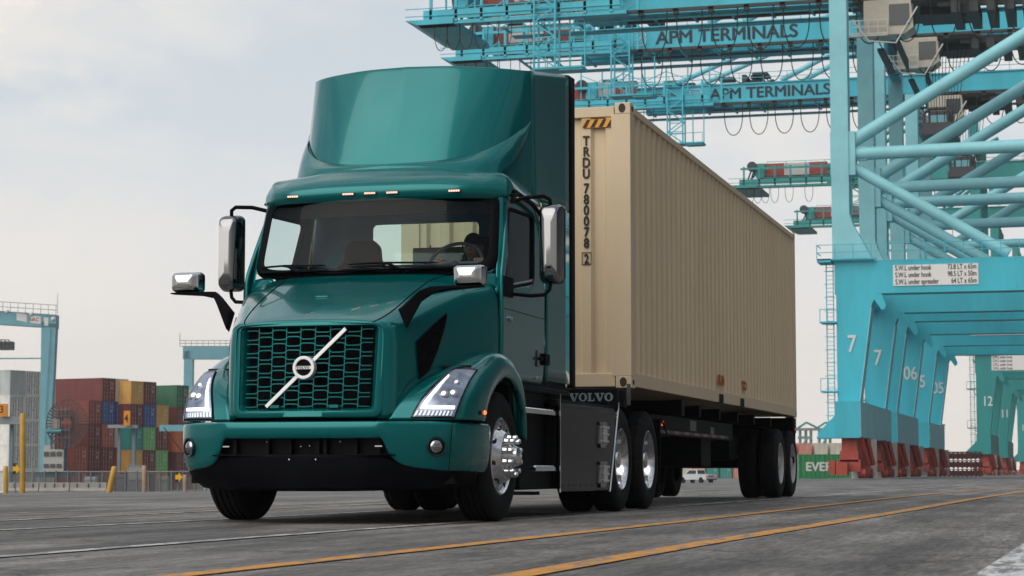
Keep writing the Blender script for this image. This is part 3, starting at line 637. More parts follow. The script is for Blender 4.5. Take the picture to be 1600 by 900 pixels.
# A-pillars and cowl in body colour
m = MB()
for sx in (1, -1):
    rows = []
    for t in (-.35, -.15, 0, .25, .5, .75, 1.05):
        a = Wp(1.04, t, 0); z = a.z; xo = 1.105-.055*max(0, (z-1.95))/.7
        rows.append([(sx*a.x, a.y-.004, z), (sx*(a.x+(xo-a.x)*.5), a.y+.012, z), (sx*(xo-.008), a.y+.04, z), (sx*xo, a.y+.085, z), (sx*(xo-.004), a.y+.12, z)])
    m.grid(Surf(rows).grid(24, 12))
    # corner piece under the pillar reaching the hood
    m.grid(Surf([[(sx*.80, -4.50, 1.93), (sx*.98, -4.42, 1.90), (sx*1.07, -4.36, 1.84), (sx*1.10, -4.28, 1.70)],
                 [(sx*.84, -4.47, 1.975), (sx*1.01, -4.38, 1.95), (sx*1.085, -4.32, 1.92), (sx*1.105, -4.24, 1.85)],
                 [(sx*.88, -4.43, 1.99), (sx*1.02, -4.34, 1.985), (sx*1.095, -4.28, 1.98), (sx*1.105, -4.20, 1.97)]]).grid(10, 12))
m.build('pillar', PAINT, TR, smooth=50, solid=.004, split='x')
m = MB(); m.grid([[Wp(-1+2*j/30, 0, o_)+Vector((0, 0, dz)) for j in range(31)] for o_, dz in ((.10, -.035), (.01, -.012))]); m.build('cowl', BLACK, TR)
# ---- doors (with window openings)
def Xs(z): return 1.115-.012*max(0, 1.5-z)/.4-(.075*((z-1.95)/.75)**1.4 if z > 1.95 else 0)
def polyrr(pts, r, n=5):
    out = []; m_ = len(pts)
    for i in range(m_):
        p0, p1, p2 = Vector(pts[i-1]), Vector(pts[i]), Vector(pts[(i+1) % m_])
        a = (p0-p1).normalized(); b = (p2-p1).normalized(); rr = min(r, (p0-p1).length*.45, (p2-p1).length*.45)
        A, B = p1+a*rr, p1+b*rr
        for k in range(n+1):
            t = k/n; out.append(tuple((1-t)**2*A+2*t*(1-t)*p1+t*t*B))
    return out
def dense(loop, n): return resample(loop, n)
WIN = polyrr([(-4.335, 1.865), (-3.43, 1.985), (-3.215, 2.575), (-4.02, 2.555)], .07)
WIN = [(y, z) for y, z in WIN]
DOOR = polyrr([(-4.40, 1.115), (-3.04, 1.115), (-3.02, 2.68), (-3.98, 2.68), (-4.385, 1.99)], .05)
def ringpanel(outer, hole, X, n=140, k=10):
    cy, cz = sum(p[0] for p in hole)/len(hole), sum(p[1] for p in hole)/len(hole)
    def ba(loop):
        out = []
        for q_ in range(n):
            a = 2*math.pi*q_/n; dx, dz = math.cos(a), math.sin(a); best = None; bt = -1
            for i in range(len(loop)):
                (ax, az_), (bx, bz) = loop[i], loop[(i+1) % len(loop)]; ex, ez = bx-ax, bz-az_; den = dx*ez-dz*ex
                if abs(den) < 1e-12: continue
                t = ((ax-cy)*ez-(az_-cz)*ex)/den; s_ = ((ax-cy)*dz-(az_-cz)*dx)/den
                if t > bt and -1e-6 <= s_ <= 1+1e-6: best = (cy+dx*t, cz+dz*t); bt = t
            out.append(best)
        return out
    O, Hh = ba(outer), ba(hole); g_ = []
    for i in range(k+1):
        f = i/k; row = []
        for q_ in range(n+1):
            a, b = Hh[q_ % n], O[q_ % n]; y, z = a[0]+(b[0]-a[0])*f, a[1]+(b[1]-a[1])*f; row.append((X(z), y, z))
        g_.append(row)
    return g_
for sx in (1, -1):
    m = MB(); gg = ringpanel(DOOR, WIN, Xs); m.grid([[(p[0]*sx, p[1], p[2]) for p in r] for r in gg]); dr = m.build('door', PAINT, TR, smooth=40, solid=.03)
    m = MB()
    def wl(e, dx):
        c0 = (-3.75, 2.25); return [(sx*(Xs(z)+dx), c0[0]+(y-c0[0])*e, c0[1]+(z-c0[1])*e) for y, z in WIN+[WIN[0]]]
    m.grid([wl(1.03, .001), wl(1.03, .006), wl(.965, .006), wl(.96, -.02)]); m.build('window_seal', BLACK, dr)
    m = MB(); m.add([(sx*(Xs(z)-.012), y, z) for y, z in WIN], [tuple(range(len(WIN)))]); m.build('window_pane', SIDEG if sx > 0 else CLEARG, dr, smooth=0)
    m = MB(); m.add([(sx*(Xs(z)+.004), y, z) for y, z in [(-3.40, 1.99), (-4.30, 1.872), (-4.28, 1.90), (-3.41, 2.02)]], [(0, 1, 2, 3)]); m.build('window_trim', CHROME, dr)
    m = MB(); m.box((sx*1.105, -3.33, 1.28), (sx*1.122, -3.20, 1.42)); dh = m.build('door_handle', GLOSSB, dr, bevel=.006)
    m = MB(); m.box((sx*1.12, -3.31, 1.335), (sx*1.145, -3.22, 1.36)); m.build('grip', BLACK, dh, bevel=.005)
    m = MB()
    m.tube([(sx*(Xs(z)+.001), y, z) for y, z in ((-3.02, 2.66), (-3.02, 1.9), (-3.035, 1.12))], .005, 5)
    m.tube([(sx*(Xs(z)+.001), y, z) for y, z in ((-4.36, 1.70), (-3.04, 1.70))], .0025, 5)
    m.build('door_gap', BLACK, dr)
text('door_badge', 'VNR', (1.122, -4.22, 1.605), '+x', .055, CHROME, TR, .003, .001)
text('door_badge', 'ELECTRIC', (1.12, -3.36, 1.165), '+x', .045, CHROME, TR, .002, .0008)
m = MB(); m.box((1.115, -3.16, 1.30), (1.15, -3.0, 1.40)); m.build('grab_recess', BLACK, TR, bevel=.01)
# ---- cab rear wall, floor, inner roof
m = MB(); rw = [(x, z) for x, z in rrect(-.497, .497, 2.215, 2.582, .04)]
outer = [(-1.03, 1.15), (1.03, 1.15), (1.09, 1.9), (1.02, 2.7), (-1.02, 2.7), (-1.09, 1.9)]
gg = ringpanel([(x, z) for x, z in outer], rw, lambda z: 0, 120, 4)
m.grid([[(p[1], -2.95, p[2]) for p in r] for r in gg]); cw = m.build('cab_wall', INTER, TR, smooth=0, solid=.04, off=0)
m = MB(); m.box((-.50, -2.951, 2.21), (.50, -2.945, 2.585)); m.build('rear_window', glass('rear_glass', (.86, .92, .88), .5), TR)
m = MB(); m.box((-1.06, -4.3, 1.12), (1.06, -2.95, 1.16)); m.box((-1.0, -4.1, 2.66), (1.0, -2.95, 2.68))
m.build('cab_lining', INTER, TR, smooth=30)
m = MB()
m.grid([[Wp(-.97+1.94*j/30, 1.0-f, -.03)+Vector((0, .05*f, 0)) for j in range(31)] for f in (0, .12, .22)])
m.grid([[Wp(s_, 1.0-(.26 if abs(s_) < .76 else .26-(abs(s_)-.76)*1.0), -.035) for s_ in [-.97+1.94*j/40 for j in range(41)]], [Wp(s_, 1.0, -.035) for s_ in [-.97+1.94*j/40 for j in range(41)]]])
m.build('header_shade', BLACK, TR, smooth=30)
m = MB(); m.grid(Surf([[(x, -4.52+.2*abs(x)**2.3, 1.99), (x, -4.2, 2.03), (x, -3.98, 2.0), (x, -3.92, 1.8)] for x in (-1.0, -.6, -.2, .2, .6, 1.0)]).grid(20, 12)); m.build('dashboard', INTER, TR, smooth=50)
for x, lab in ((-.52, None), (.58, None)):
    st = node('seat', TR)
    m = MB(); m.box((x-.25, -3.75, 1.45), (x+.25, -3.25, 1.62)); m.build('cushion', SEATM, st, bevel=.05, seg=3)
    m = MB(); g_ = Surf([[(x+w*c, -3.22+.06*(z-1.6), z) for c in (-1, -.8, 0, .8, 1)] for z, w in ((1.55, .25), (1.9, .26), (2.15, .24), (2.24, .17), (2.36, .15), (2.42, .10))]); m.grid(g_.grid(24, 12)); m.build('backrest', SEATM, st, smooth=60, solid=.10)
m = MB(); cw_ = Vector((.58, -3.93, 2.12)); t1 = Vector((1, 0, 0)); t2 = Vector((0, .62, .78)).normalized()
m.tube([cw_+(t1*math.cos(a)+t2*math.sin(a))*.225 for a in [2*math.pi*k/36 for k in range(36)]], .015, 8, closed=True)
m.bar(cw_-t1*.22, cw_+t1*.22, .03, .02); m.tube([cw_, cw_+Vector((0, -.12, -.15))], .03, 8); m.build('steering_wheel', GREYP, TR)
m = MB(); m.box((-.15, -2.86, 1.2), (.75, -2.66, 2.375))
for x in (.0, .3, .6): m.box((x, -2.84, 2.375), (x+.015, -2.83, 2.40))
m.build('equipment_panel', mat('panel_slate', (.03, .06, .075), .5), TR, bevel=.01)
# ---- wipers
for s0, s1 in ((-.98, -.32), (-.12, .62)):
    m = MB(); pts = [Wp(s0+(s1-s0)*k/12, .075-.03*abs(k/12-.4), .03) for k in range(13)]
    m.tube(pts, [.006]+[.009]*11+[.004], 6); m.tube([Wp((s0+s1)/2+.12, -.06, .03), Wp((s0+s1)/2-.02, .05, .045), pts[4]], [.016, .013, .008], 6); m.build('wiper', BLACK, TR)
# ---- roof cap / visor
P7 = lambda x, l: [(x if not isinstance(x, list) else x[i], y, z) for i, (y, z) in enumerate(l)]
cols = [P7(0, [(-4.395,2.60),(-4.43,2.655),(-4.41,2.73),(-4.27,2.83),(-4.05,2.925),(-3.5,2.96),(-3.0,2.96)]),
 P7(.4, [(-4.38,2.60),(-4.415,2.655),(-4.395,2.73),(-4.26,2.825),(-4.04,2.915),(-3.5,2.95),(-3.0,2.95)]),
 P7(.72, [(-4.32,2.605),(-4.355,2.66),(-4.33,2.73),(-4.22,2.81),(-4.03,2.875),(-3.5,2.90),(-3.0,2.9)]),
 P7(.90, [(-4.22,2.61),(-4.255,2.66),(-4.235,2.73),(-4.14,2.80),(-3.99,2.86),(-3.5,2.87),(-3.0,2.85)]),
 P7(1.0, [(-4.13,2.615),(-4.16,2.66),(-4.14,2.725),(-4.07,2.80),(-3.96,2.85),(-3.5,2.845),(-3.0,2.80)]),
 P7([1.06,1.065,1.065,1.06,1.055,1.05,1.05], [(-4.05,2.62),(-4.075,2.66),(-4.06,2.715),(-4.0,2.775),(-3.92,2.80),(-3.5,2.77),(-3.0,2.74)]),
 P7([1.07,1.075,1.08,1.085,1.085,1.08,1.075], [(-4.0,2.625),(-4.01,2.655),(-4.0,2.69),(-3.95,2.72),(-3.88,2.72),(-3.5,2.70),(-3.0,2.68)])]
cap = Surf(cols)
m = MB(); m.grid(cap.grid(48, 40), mirror=True); roof = m.build('roof_cap', PAINT, TR, smooth=50, solid=.02)
m = MB()
for sx in (1, -1):
    m.tube([(sx*1.085, -4.02, 2.655), (sx*1.09, -3.8, 2.69), (sx*1.09, -3.4, 2.665), (sx*1.088, -3.12, 2.62), (sx*1.09, -3.05, 2.56)], [.014, .02, .02, .016, .01], 8)
m.build('drip_rail', BLACK, TR, split='x')
for x in (-.70, -.19, 0, .19, .70):
    c = cap.at(0, 0)
    vv = abs(x); k = [0, .4, .72, .9, 1.0]; j = max(i for i in range(4) if k[i] <= vv); cp = cap.at(j+(vv-k[j])/(k[j+1]-k[j]), 1.05)
    m = MB(); m.box((x-.056, cp.y-.014, cp.z-.014), (x+.056, cp.y+.02, cp.z+.014)); ml = m.build('marker_light', GLOSSB, TR, bevel=.004)
    m = MB()
    for i in range(5): m.box((x-.046+i*.019, cp.y-.018, cp.z-.007), (x-.031+i*.019, cp.y-.010, cp.z+.007))
    m.build('lamp', MARK, ml, bevel=.002)
# ---- roof fairing
Bt = [(0,-3.99),(.4,-3.94),(.71,-3.80),(.875,-3.62),(.96,-3.40),(1.005,-3.22),(1.03,-3.12)]
Tt = [(0,-3.50),(.38,-3.46),(.68,-3.375),(.85,-3.285),(.94,-3.19),(.985,-3.12),(1.0,-3.09)]
Tz = [3.885,3.88,3.868,3.862,3.864,3.87,3.875]
rows = []
for f, bul in ((-.16, 0), (0, 0), (.25, .03), (.5, .04), (.75, .03), (.97, .005), (1.0, -.01)):
    row = []
    for (bx, by), (tx, ty), z in zip(Bt, Tt, Tz):
        k = 1-abs(bx)/1.06
        f_ = max(f, 0); row.append((bx+(tx-bx)*f_+(.01*math.sin(math.pi*f) if bx > .9 else 0), by+(ty-by)*f_-bul*(.35+.65*k), 2.90+(z-2.90)*f))
    rows.append(row)
fair = Surf(rows)
m = MB(); m.grid(fair.grid(36, 44), mirror=True); fo = m.build('roof_fairing', PAINT, TR, smooth=60, solid=.02)
m = MB()
for sx in (1, -1):
    m.grid([[(sx*(1.003+.012*0+.128*f*(1-.25*(1-f))+(.032*(1-g2))*(1-f)), -3.085-.03*(1-g2)+(.845+.03*(1-g2))*f, (2.735)+(3.875+.11*f-2.735)*g2) for f in [i/10 for i in range(11)]] for g2 in [i/12 for i in range(13)]])
    m.grid([[(sx*(1.098+.035*f), -3.01+.77*f, 1.17+1.55*g2) for f in [i/6 for i in range(7)]] for g2 in [i/12 for i in range(13)]])
m.build('side_extender', PAINT, TR, smooth=50, solid=.02, split='x')
m = MB()
for sx in (1, -1):
    m.grid([[(sx*(1.131+.008*f), -2.24+.20*f, 1.14+(3.985-1.14)*g2) for f in (0, .5, 1)] for g2 in [i/12 for i in range(13)]])
m.build('extender_trim', BLACK, TR, smooth=50, solid=.02, split='x')
m = MB(); n_ = 14
Tf = [(-1.131, -2.24)]+[(-x, y) for x, y in Tt[::-1]]+[(x, y) for x, y in Tt[1:]]+[(1.131, -2.24)]
m.add([(x*.985, y+.02, 3.85) for x, y in Tf], [tuple(range(len(Tf)))]); m.build('fairing_deck', BLACK, TR, smooth=0)
# sweeping lip round the foot of the fairing
lipc = [(0,-4.0,2.955),(.4,-3.93,2.975),(.66,-3.815,3.03),(.825,-3.65,3.12),(.925,-3.45,3.23),(.975,-3.25,3.34),(1.0,-3.12,3.43)]
low = [(0,-4.13,2.90),(.4,-4.085,2.89),(.70,-4.0,2.865),(.87,-3.84,2.87),(.955,-3.60,2.97),(.995,-3.34,3.17),(1.012,-3.12,3.40)]
mid = [tuple((Vector(a)+Vector(b))/2+Vector((.016*min(1, a[0]), -.038*(1-.8*a[0]*.9), .014))) for a, b in zip(lipc, low)]
tip = [tuple(Vector(a)+Vector((.008*min(1, a[0]), -.018*(1-.6*a[0]), .004))) for a in lipc]
inn = [tuple(Vector(a)+Vector((-.02*min(1, a[0]), .03, -.004))) for a in lipc]
m = MB(); m.grid(Surf([inn, lipc, tip, mid, low]).grid(24, 44), mirror=True)
m.build('fairing_lip', PAINT, TR, smooth=60)
m = MB()
for sx in (1, -1): m.tube([(sx*p.x, p.y-.004, p.z+.003) for p in [cr1([Vector(q) for q in lipc], t*6/30) for t in range(31)]], .005, 5)
m.build('fairing_gap', BLACK, fo)
# ---- mirrors
for sx in (1, -1):
    mr = node('mirror', TR)
    def loopm(w0, w1, y, k, zc=2.25, hz=.325): 
        return [(sx*p[0], y, p[1]) for p in (lambda l: l+[l[0]])(rrect(1.414-w0, 1.414+w1, zc-hz*k, zc+hz*k, min(.05, w0*.6)))]
    rings_ = [loopm(.02, .02, -4.09, .55), loopm(.055, .07, -4.085, .82), loopm(.083, .085, -4.05, .95), loopm(.097, .10, -3.98, 1), loopm(.10, .103, -3.93, 1), loopm(.094, .098, -3.915, .985)]
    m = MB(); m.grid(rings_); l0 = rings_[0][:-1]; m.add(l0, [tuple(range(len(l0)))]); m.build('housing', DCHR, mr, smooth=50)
    m = MB(); l0 = loopm(.093, .097, -3.918, .98)[:-1]; m.add(l0, [tuple(range(len(l0)))]); l1 = loopm(.099, .1025, -3.955, .995); m.grid([l1, loopm(.103, .106, -3.95, 1.005), loopm(.103, .106, -3.92, 1.005), loopm(.093, .097, -3.915, .98)]); m.build('mirror_back', GLOSSB, mr)
    m = MB()
    m.tube([(sx*1.08, -4.02, 2.60), (sx*1.20, -4.04, 2.63), (sx*1.36, -4.02, 2.64), (sx*1.405, -4.0, 2.615), (sx*1.41, -3.99, 2.56)], .017, 8)
    m.build('arm', BLACK, mr); m = MB(); m.tube([(sx*1.10, -4.20, 1.91), (sx*1.12, -4.15, 1.83), (sx*1.25, -4.05, 1.82), (sx*1.36, -4.0, 1.83), (sx*1.40, -3.99, 1.87), (sx*1.41, -3.99, 1.94)], .017, 8)
    m.box((sx*1.09, -4.37, 1.80), (sx*1.135, -4.13, 1.96)); m.build('lower_arm', BLACK, mr, bevel=.006)
    # hood mirror on its wedge-shaped bracket
    hm = node('hood_mirror', TR)
    def lp(y, x0, x1, z0, z1, r): return [(sx*p[0], y, p[1]) for p in (lambda l: l+[l[0]])(rrect(x0, x1, z0, z1, r))]
    rg = [lp(-5.545, 1.10, 1.20, 1.83, 1.89, .02), lp(-5.53, 1.06, 1.245, 1.80, 1.925, .03), lp(-5.48, 1.035, 1.27, 1.79, 1.94, .035), lp(-5.42, 1.03, 1.275, 1.785, 1.945, .035)]
    m = MB(); m.grid(rg); l0 = rg[0][:-1]; m.add(l0, [tuple(range(len(l0)))]); m.build('housing', CHROME, hm, smooth=50)
    m = MB(); l0 = lp(-5.425, 1.04, 1.265, 1.795, 1.935, .03)[:-1]; m.add(l0, [tuple(range(len(l0)))]); m.grid([lp(-5.42, 1.028, 1.277, 1.783, 1.947, .035), lp(-5.385, 1.03, 1.275, 1.785, 1.945, .035), lp(-5.425, 1.045, 1.26, 1.80, 1.93, .03)]); m.build('mirror_back', GLOSSB, hm)
    m = MB()
    Mt = [[(.655, -5.66, 1.60), (.70, -5.68, 1.615), (.735, -5.655, 1.48), (.715, -5.63, 1.45)],
          [(.79, -5.58, 1.725), (.81, -5.63, 1.74), (.83, -5.62, 1.675), (.81, -5.56, 1.66)],
          [(.86, -5.50, 1.765), (.87, -5.55, 1.78), (.89, -5.545, 1.735), (.88, -5.49, 1.725)],
          [(1.02, -5.43, 1.780), (1.02, -5.52, 1.786), (1.02, -5.52, 1.760), (1.02, -5.43, 1.755)],
          [(1.27, -5.43, 1.782), (1.27, -5.51, 1.782), (1.27, -5.50, 1.772), (1.27, -5.43, 1.772)]]
    g_ = [[(sx*p[0], p[1], p[2]) for p in (r+[r[0]])] for r in Mt]; m.grid(g_); m.add(g_[0][:4], [(0, 1, 2, 3)]); m.add(g_[-1][:4], [(0, 1, 2, 3)])
    m.build('bracket', BLACK, hm, smooth=30, bevel=.006)
# ---- wheels
def tyre_mb(x0, sx, cy, R=.51, w=.275, lugs=False, n=96):
    m = MB(); b = w/2
    pr = [(.292, -b+.03), (.30, -b+.012), (.36, -b-.004), (.43, -b+.0), (.475, -b+.012), (.50, -b+.03), (.508, -b+.045)]
    for k in range(4):
        xx = -b+.07+(w-.14)*k/3
        pr += [(R, xx-.010), (R-.013, xx-.007), (R-.013, xx+.007), (R, xx+.010)]
    pr += [(r, -x) for r, x in pr[:7][::-1]]
    md = (lambda i, k: -.016 if (lugs and 4 <= i <= len(pr)-5 and (i < 11 or i > len(pr)-12) and k % 4 == 0) else 0)
    m.lathe_x(pr, cy, R, n, sx, x0, md); return m
def lugnuts(m, x, cy, cz, r, n, sx, h, rr):
    for k in range(n):
        a = 2*math.pi*(k+.5)/n; m.lathe_x([(rr*1.3, 0), (rr*1.1, h*.2), (rr, h*.5), (rr*.95, h*.85), (rr*.6, h), (0, h)], cy+r*math.cos(a), cz+r*math.sin(a), 8, sx, x)
def wheel(kind, side, y, par, xo=1.185, w=.275, tR=.51):
    wn = node('wheel', par); sx = side; x0 = sx*(xo-w/2)
    tyre_mb(x0, 1, y, tR, w, lugs=(kind == 'drive')).build('tyre', RUB, wn, smooth=40)
    rm = {'steer': [(.30, -.03), (.305, -.006), (.292, .0), (.282, -.012), (.275, -.035), (.262, -.04), (.235, -.02), (.205, .02), (.19, .045), (.165, .052), (.13, .05), (.12, .07), (.085, .10), (.075, .135), (.05, .15), (0, .153)],
          'drive': [(.30, -.03), (.305, -.006), (.292, .0), (.283, -.015), (.275, -.06), (.262, -.115), (.25, -.15), (.20, -.165), (.14, -.168), (.125, -.14), (.10, -.115), (.09, -.05), (.082, -.03), (.04, -.02), (0, -.018)],
          'trailer': [(.30, -.03), (.305, -.006), (.292, .0), (.283, -.015), (.276, -.06), (.262, -.10), (.24, -.13), (.18, -.14), (.12, -.142), (.11, -.10), (.10, -.03), (.09, -.02), (.04, -.015), (0, -.015)]}[kind]
    m = MB(); m.lathe_x(rm, y, tR, 64, sx, sx*(xo-.005))
    m.build('rim', {'steer': ALU, 'drive': CHROME, 'trailer': WRIM}[kind], wn, smooth=28)
    m = MB()
    if kind == 'steer': lugnuts(m, sx*(xo+.045), y, tR, .143, 10, sx, .08, .024)
    elif kind == 'drive': lugnuts(m, sx*(xo-.165), y, tR, .165, 10, sx, .05, .016)
    else: lugnuts(m, sx*(xo-.14), y, tR, .15, 10, sx, .03, .014)
    m.build('lug_nuts', CHROME if kind != 'trailer' else GREYP, wn)
    if kind == 'steer':
        for k in range(8):
            a = 2*math.pi*(k+.3)/8; m = MB(); m.sphere((sx*(xo+.0), y+.232*math.cos(a), tR+.232*math.sin(a)), .019, 8, 6, (.5, 1, 1)); m.build('hand_hole', GLOSSB, wn)
    return wn
for sx in (1, -1):
    wheel('steer', sx, -4.57, TR, 1.165, .29)
    for y in (-.30, 1.0):
        wheel('drive', sx, y, TR, 1.19, .265)
        wi = node('inner_wheel', TR); tyre_mb(sx*.74, 1, y, .51, .265, True).build('tyre', RUB, wi, smooth=40)
# ---- chassis under the tractor
m = MB(); m.bx2((.36, -5.5, .72), (.44, 1.7, .98)); m.box((-.5, -5.0, .30), (.5, -4.2, .95)); m.box((-.62, -3.9, .30), (.62, -1.0, 1.08)); m.box((-.9, -4.62, .42), (.9, -4.5, .56))
for y in (-.3, 1.0): m.box((-.62, y-.10, .40), (.62, y+.10, .62)); m.sphere((0, y, .5), .26, 14, 10)
m.box((-1.0, -2.95, 1.06), (1.0, -2.1, 1.14)); m.box((-.45, -.7, .98), (.45, .7, 1.10))
for i in range(14): m.box((-.55+i*.085, -5.1, .245+.02*random.random()), (-.51+i*.085, -4.9, .31))
m.build('chassis', CHAS, TR)
m = MB()
for sx in (1, -1):   # dark wheel-house behind the steer wheel and step boxes
    m.box((sx*.78, -5.25, .75), (sx*.84, -3.98, 1.25)); m.box((sx*.60, -5.2, 1.10), (sx*1.08, -3.98, 1.2)); m.box((sx*.6, -4.0, .30), (sx*1.06, -2.85, 1.10))
    m.box((sx*.9, -3.9, .24), (sx*1.12, -2.85, .40)); m.box((sx*1.0, -3.9, .40), (sx*1.10, -3.86, 1.1)); m.box((sx*1.04, -3.97, 1.06), (sx*1.13, -2.2, 1.11)); m.box((sx*.95, -3.04, 1.08), (sx*1.09, -2.21, 1.20))
m.build('step_box', CHAS, TR, bevel=.01, split='x')
for sx in (1, -1):
    for z, y0 in ((.90, -3.88), (.42, -3.55)):
        m = MB(); m.box((sx*1.06, y0, z-.028), (sx*1.17, -2.83, z+.012))
        for k in range(14): m.box((sx*1.075, y0+.03+k*(abs(-2.83-y0)-.05)/14, z+.012), (sx*1.155, y0+.06+k*(abs(-2.83-y0)-.05)/14, z+.022))
        m.build('step', ALU, TR, bevel=.004)
# battery box with polished skirt, charge hardware
for sx in (1, -1):
    bb = node('battery_box', TR)
    m = MB(); m.box((sx*.55, -2.80, .24), (sx*1.15, -.98, .95)); m.build('box_body', CHAS, bb, bevel=.02)
    m = MB(); po = [(-2.815, .215), (-.90, .212), (-.60, .93), (-.56, .965), (-2.815, .955)]
    m.prism(po, 'x', sx*1.172, sx*1.19); m.prism([(-2.815, .955), (-.56, .965), (-.62, 1.0), (-2.815, .99)], 'x', sx*1.10, sx*1.18)
    m.build('skirt', STEELP, bb, bevel=.004)
    m = MB(); m.tube([(sx*1.195, -.90, .20), (sx*1.195, -.70, .62), (sx*1.195, -.52, 1.0), (sx*1.195, -.51, 1.06)], .012, 6); m.build('edge_rail', CHROME, bb); m = MB(); m.box((sx*1.19, -2.835, .21), (sx*1.197, -2.815, 1.06)); m.build('edge_rail', CHROME, bb)
    for z0 in (.72, .35):
        m = MB(); m.prism([(-1.42, z0-.07), (-1.06, z0-.09), (-.92, z0+.10), (-1.35, z0+.12)], 'x', sx*1.185, sx*1.205); m.box((sx*1.19, -1.34, z0-.11), (sx*1.21, -1.12, z0-.06)); m.box((sx*1.19, -1.36, z0+.10), (sx*1.21, -1.05, z0+.135)); st_ = m.build('charge_step', GLOSSB, bb, bevel=.006)
        m = MB()
        for zz in (z0-.045, z0+.02, z0+.085): m.box((sx*1.205, -1.24+.1*(zz-z0), zz-.013), (sx*1.225, -1.03+.1*(zz-z0), zz+.010))
        m.box((sx*1.203, -1.20, z0-.05), (sx*1.212, -1.06, z0+.08))
        m.build('step_bar', ALU, st_, bevel=.003)
    m = MB()
    for k in range(9): m.sphere((sx*1.192, -2.72+k*.22, .27), .012, 8, 5, (.4, 1, 1))
    m.build('bolt', GREYP, bb)
m = MB()
for sx in (1, -1): m.box((sx*.5, -2.80, .98), (sx*1.16, -.60, 1.02)); m.box((sx*.35, -.56, .98), (sx*1.20, -.50, 1.20))
m.build('deck_fender', CHAS, TR, bevel=.01)
m = MB(); wordmark(m, lambda x, z: (.715+x, -.563, 1.075+z), .080, .06); m.build('wordmark', VGREY, TR, smooth=0, weld=False)
m = MB()
for k in range(3): m.sphere((.72+k*.19, -.563, 1.035), .008, 6, 4)
m.build('rivet', CHROME, TR)
m = MB()
for sx in (1, -1): m.box((sx*.62, 1.62, .22), (sx*1.18, 1.635, .95)); m.tube([(sx*1.19, 1.62, .95), (sx*1.19, 1.95, .80)], .012, 6)
m.build('mud_flap', BLACK, TR, split='x')

# ================================================================ DRIVER
dv = thing('person', 'driver in a dark cap and dark shirt sitting at the wheel inside the teal cab', 'person', (.60, -3.42, 1.62))
def skin_body(name, verts, edges, radii, m, parent, sub=2):
    me = bpy.data.meshes.new(name); me.from_pydata(verts, edges, []); me.materials.append(m)
    o = bpy.data.objects.new(name, me); link(o, parent); md = o.modifiers.new('skin', 'SKIN'); me.skin_vertices or None
    if not me.skin_vertices: me.skin_vertices.new() if hasattr(me.skin_vertices, 'new') else None
    return o
bx, by = .60, -3.42
m = MB()
def chain(pts, rs, n=14, sub=5):
    P = [Vector(p) for p in pts]; T = [i/sub for i in range((len(P)-1)*sub+1)]
    R = [Vector((r, 0, 0)) for r in rs]
    m.tube([cr1(P, t) for t in T], [max(.004, cr1(R, t).x) for t in T], n)
chain([(bx, by+.02, 1.60), (bx, by+.04, 1.75), (bx, by+.03, 1.92), (bx, by, 2.06), (bx, by-.01, 2.14), (bx, by-.02, 2.20)], [.17, .165, .19, .16, .07, .058], 18)
for s_ in (1, -1):
    chain([(bx+.10*s_, by, 2.08), (bx+.20*s_, by-.0, 2.05), (bx+.25*s_, by-.10, 1.90), (bx+.24*s_, by-.26, 1.93), (bx+.19*s_, by-.42, 2.09)], [.07, .065, .05, .042, .030], 12)
    chain([(bx+.09*s_, by, 1.62), (bx+.11*s_, by-.30, 1.64), (bx+.12*s_, by-.50, 1.60), (bx+.12*s_, by-.55, 1.30), (bx+.12*s_, by-.58, 1.18)], [.10, .085, .07, .055, .045], 12)
m.build('body', CLOTH, dv, smooth=180, weld=False)
m = MB(); hc = Vector((bx-.01, by-.03, 2.295))
g_ = []
for i in range(15):
    th = math.pi*i/14; row = []
    for j in range(25):
        ph = 2*math.pi*j/24; x, y, z = math.sin(th)*math.cos(ph)*.076, math.sin(th)*math.sin(ph)*.096, math.cos(th)*.118
        if z < -.03: x *= 1-.25*min(1, (-.03-z)/.08); y = y*(1-.15*min(1, (-.03-z)/.08))-.008
        row.append((hc.x+x, hc.y+y, hc.z+z))
    g_.append(row)
m.grid(g_); m.add([(hc.x-.013, hc.y-.092, hc.z-.035), (hc.x+.013, hc.y-.092, hc.z-.035), (hc.x, hc.y-.122, hc.z-.032), (hc.x, hc.y-.096, hc.z+.02)], [(0, 2, 3), (2, 1, 3), (0, 1, 2)])
for s_ in (1, -1):
    m.sphere((hc.x+.078*s_, hc.y+.005, hc.z-.01), .028, 10, 8, (.35, .6, 1)); 
m.tube([(hc.x, hc.y+.02, 2.14), (hc.x, hc.y, 2.22)], .05, 12)
for s_ in (1, -1):   # hands gripping the wheel, five fingers each
    h = Vector((bx+.18*s_, by-.455, 2.13)); m.sphere(h, .035, 12, 8, (.9, 1.1, .8))
    for k in range(4): m.tube([h+Vector((.018*(k-1.5)*s_, -.02, .01)), h+Vector((.020*(k-1.5)*s_, -.052, .022)), h+Vector((.020*(k-1.5)*s_, -.068, .0)), h+Vector((.018*(k-1.5)*s_, -.05, -.018))], [.0095, .009, .008, .0065], 8)
    m.tube([h+Vector((-.03*s_, .0, .0)), h+Vector((-.045*s_, -.025, .018)), h+Vector((-.04*s_, -.05, .02))], [.011, .010, .008], 8)
m.build('head_and_hands', SKIN, dv, smooth=60, weld=False)
m = MB()
for s_ in (1, -1): m.sphere((hc.x+.030*s_, hc.y-.086, hc.z+.008), .011, 8, 6)
m.tube([(hc.x-.024, hc.y-.090, hc.z-.062), (hc.x, hc.y-.095, hc.z-.064), (hc.x+.024, hc.y-.090, hc.z-.062)], .004, 6)
m.build('facial_features', LETTER, dv)
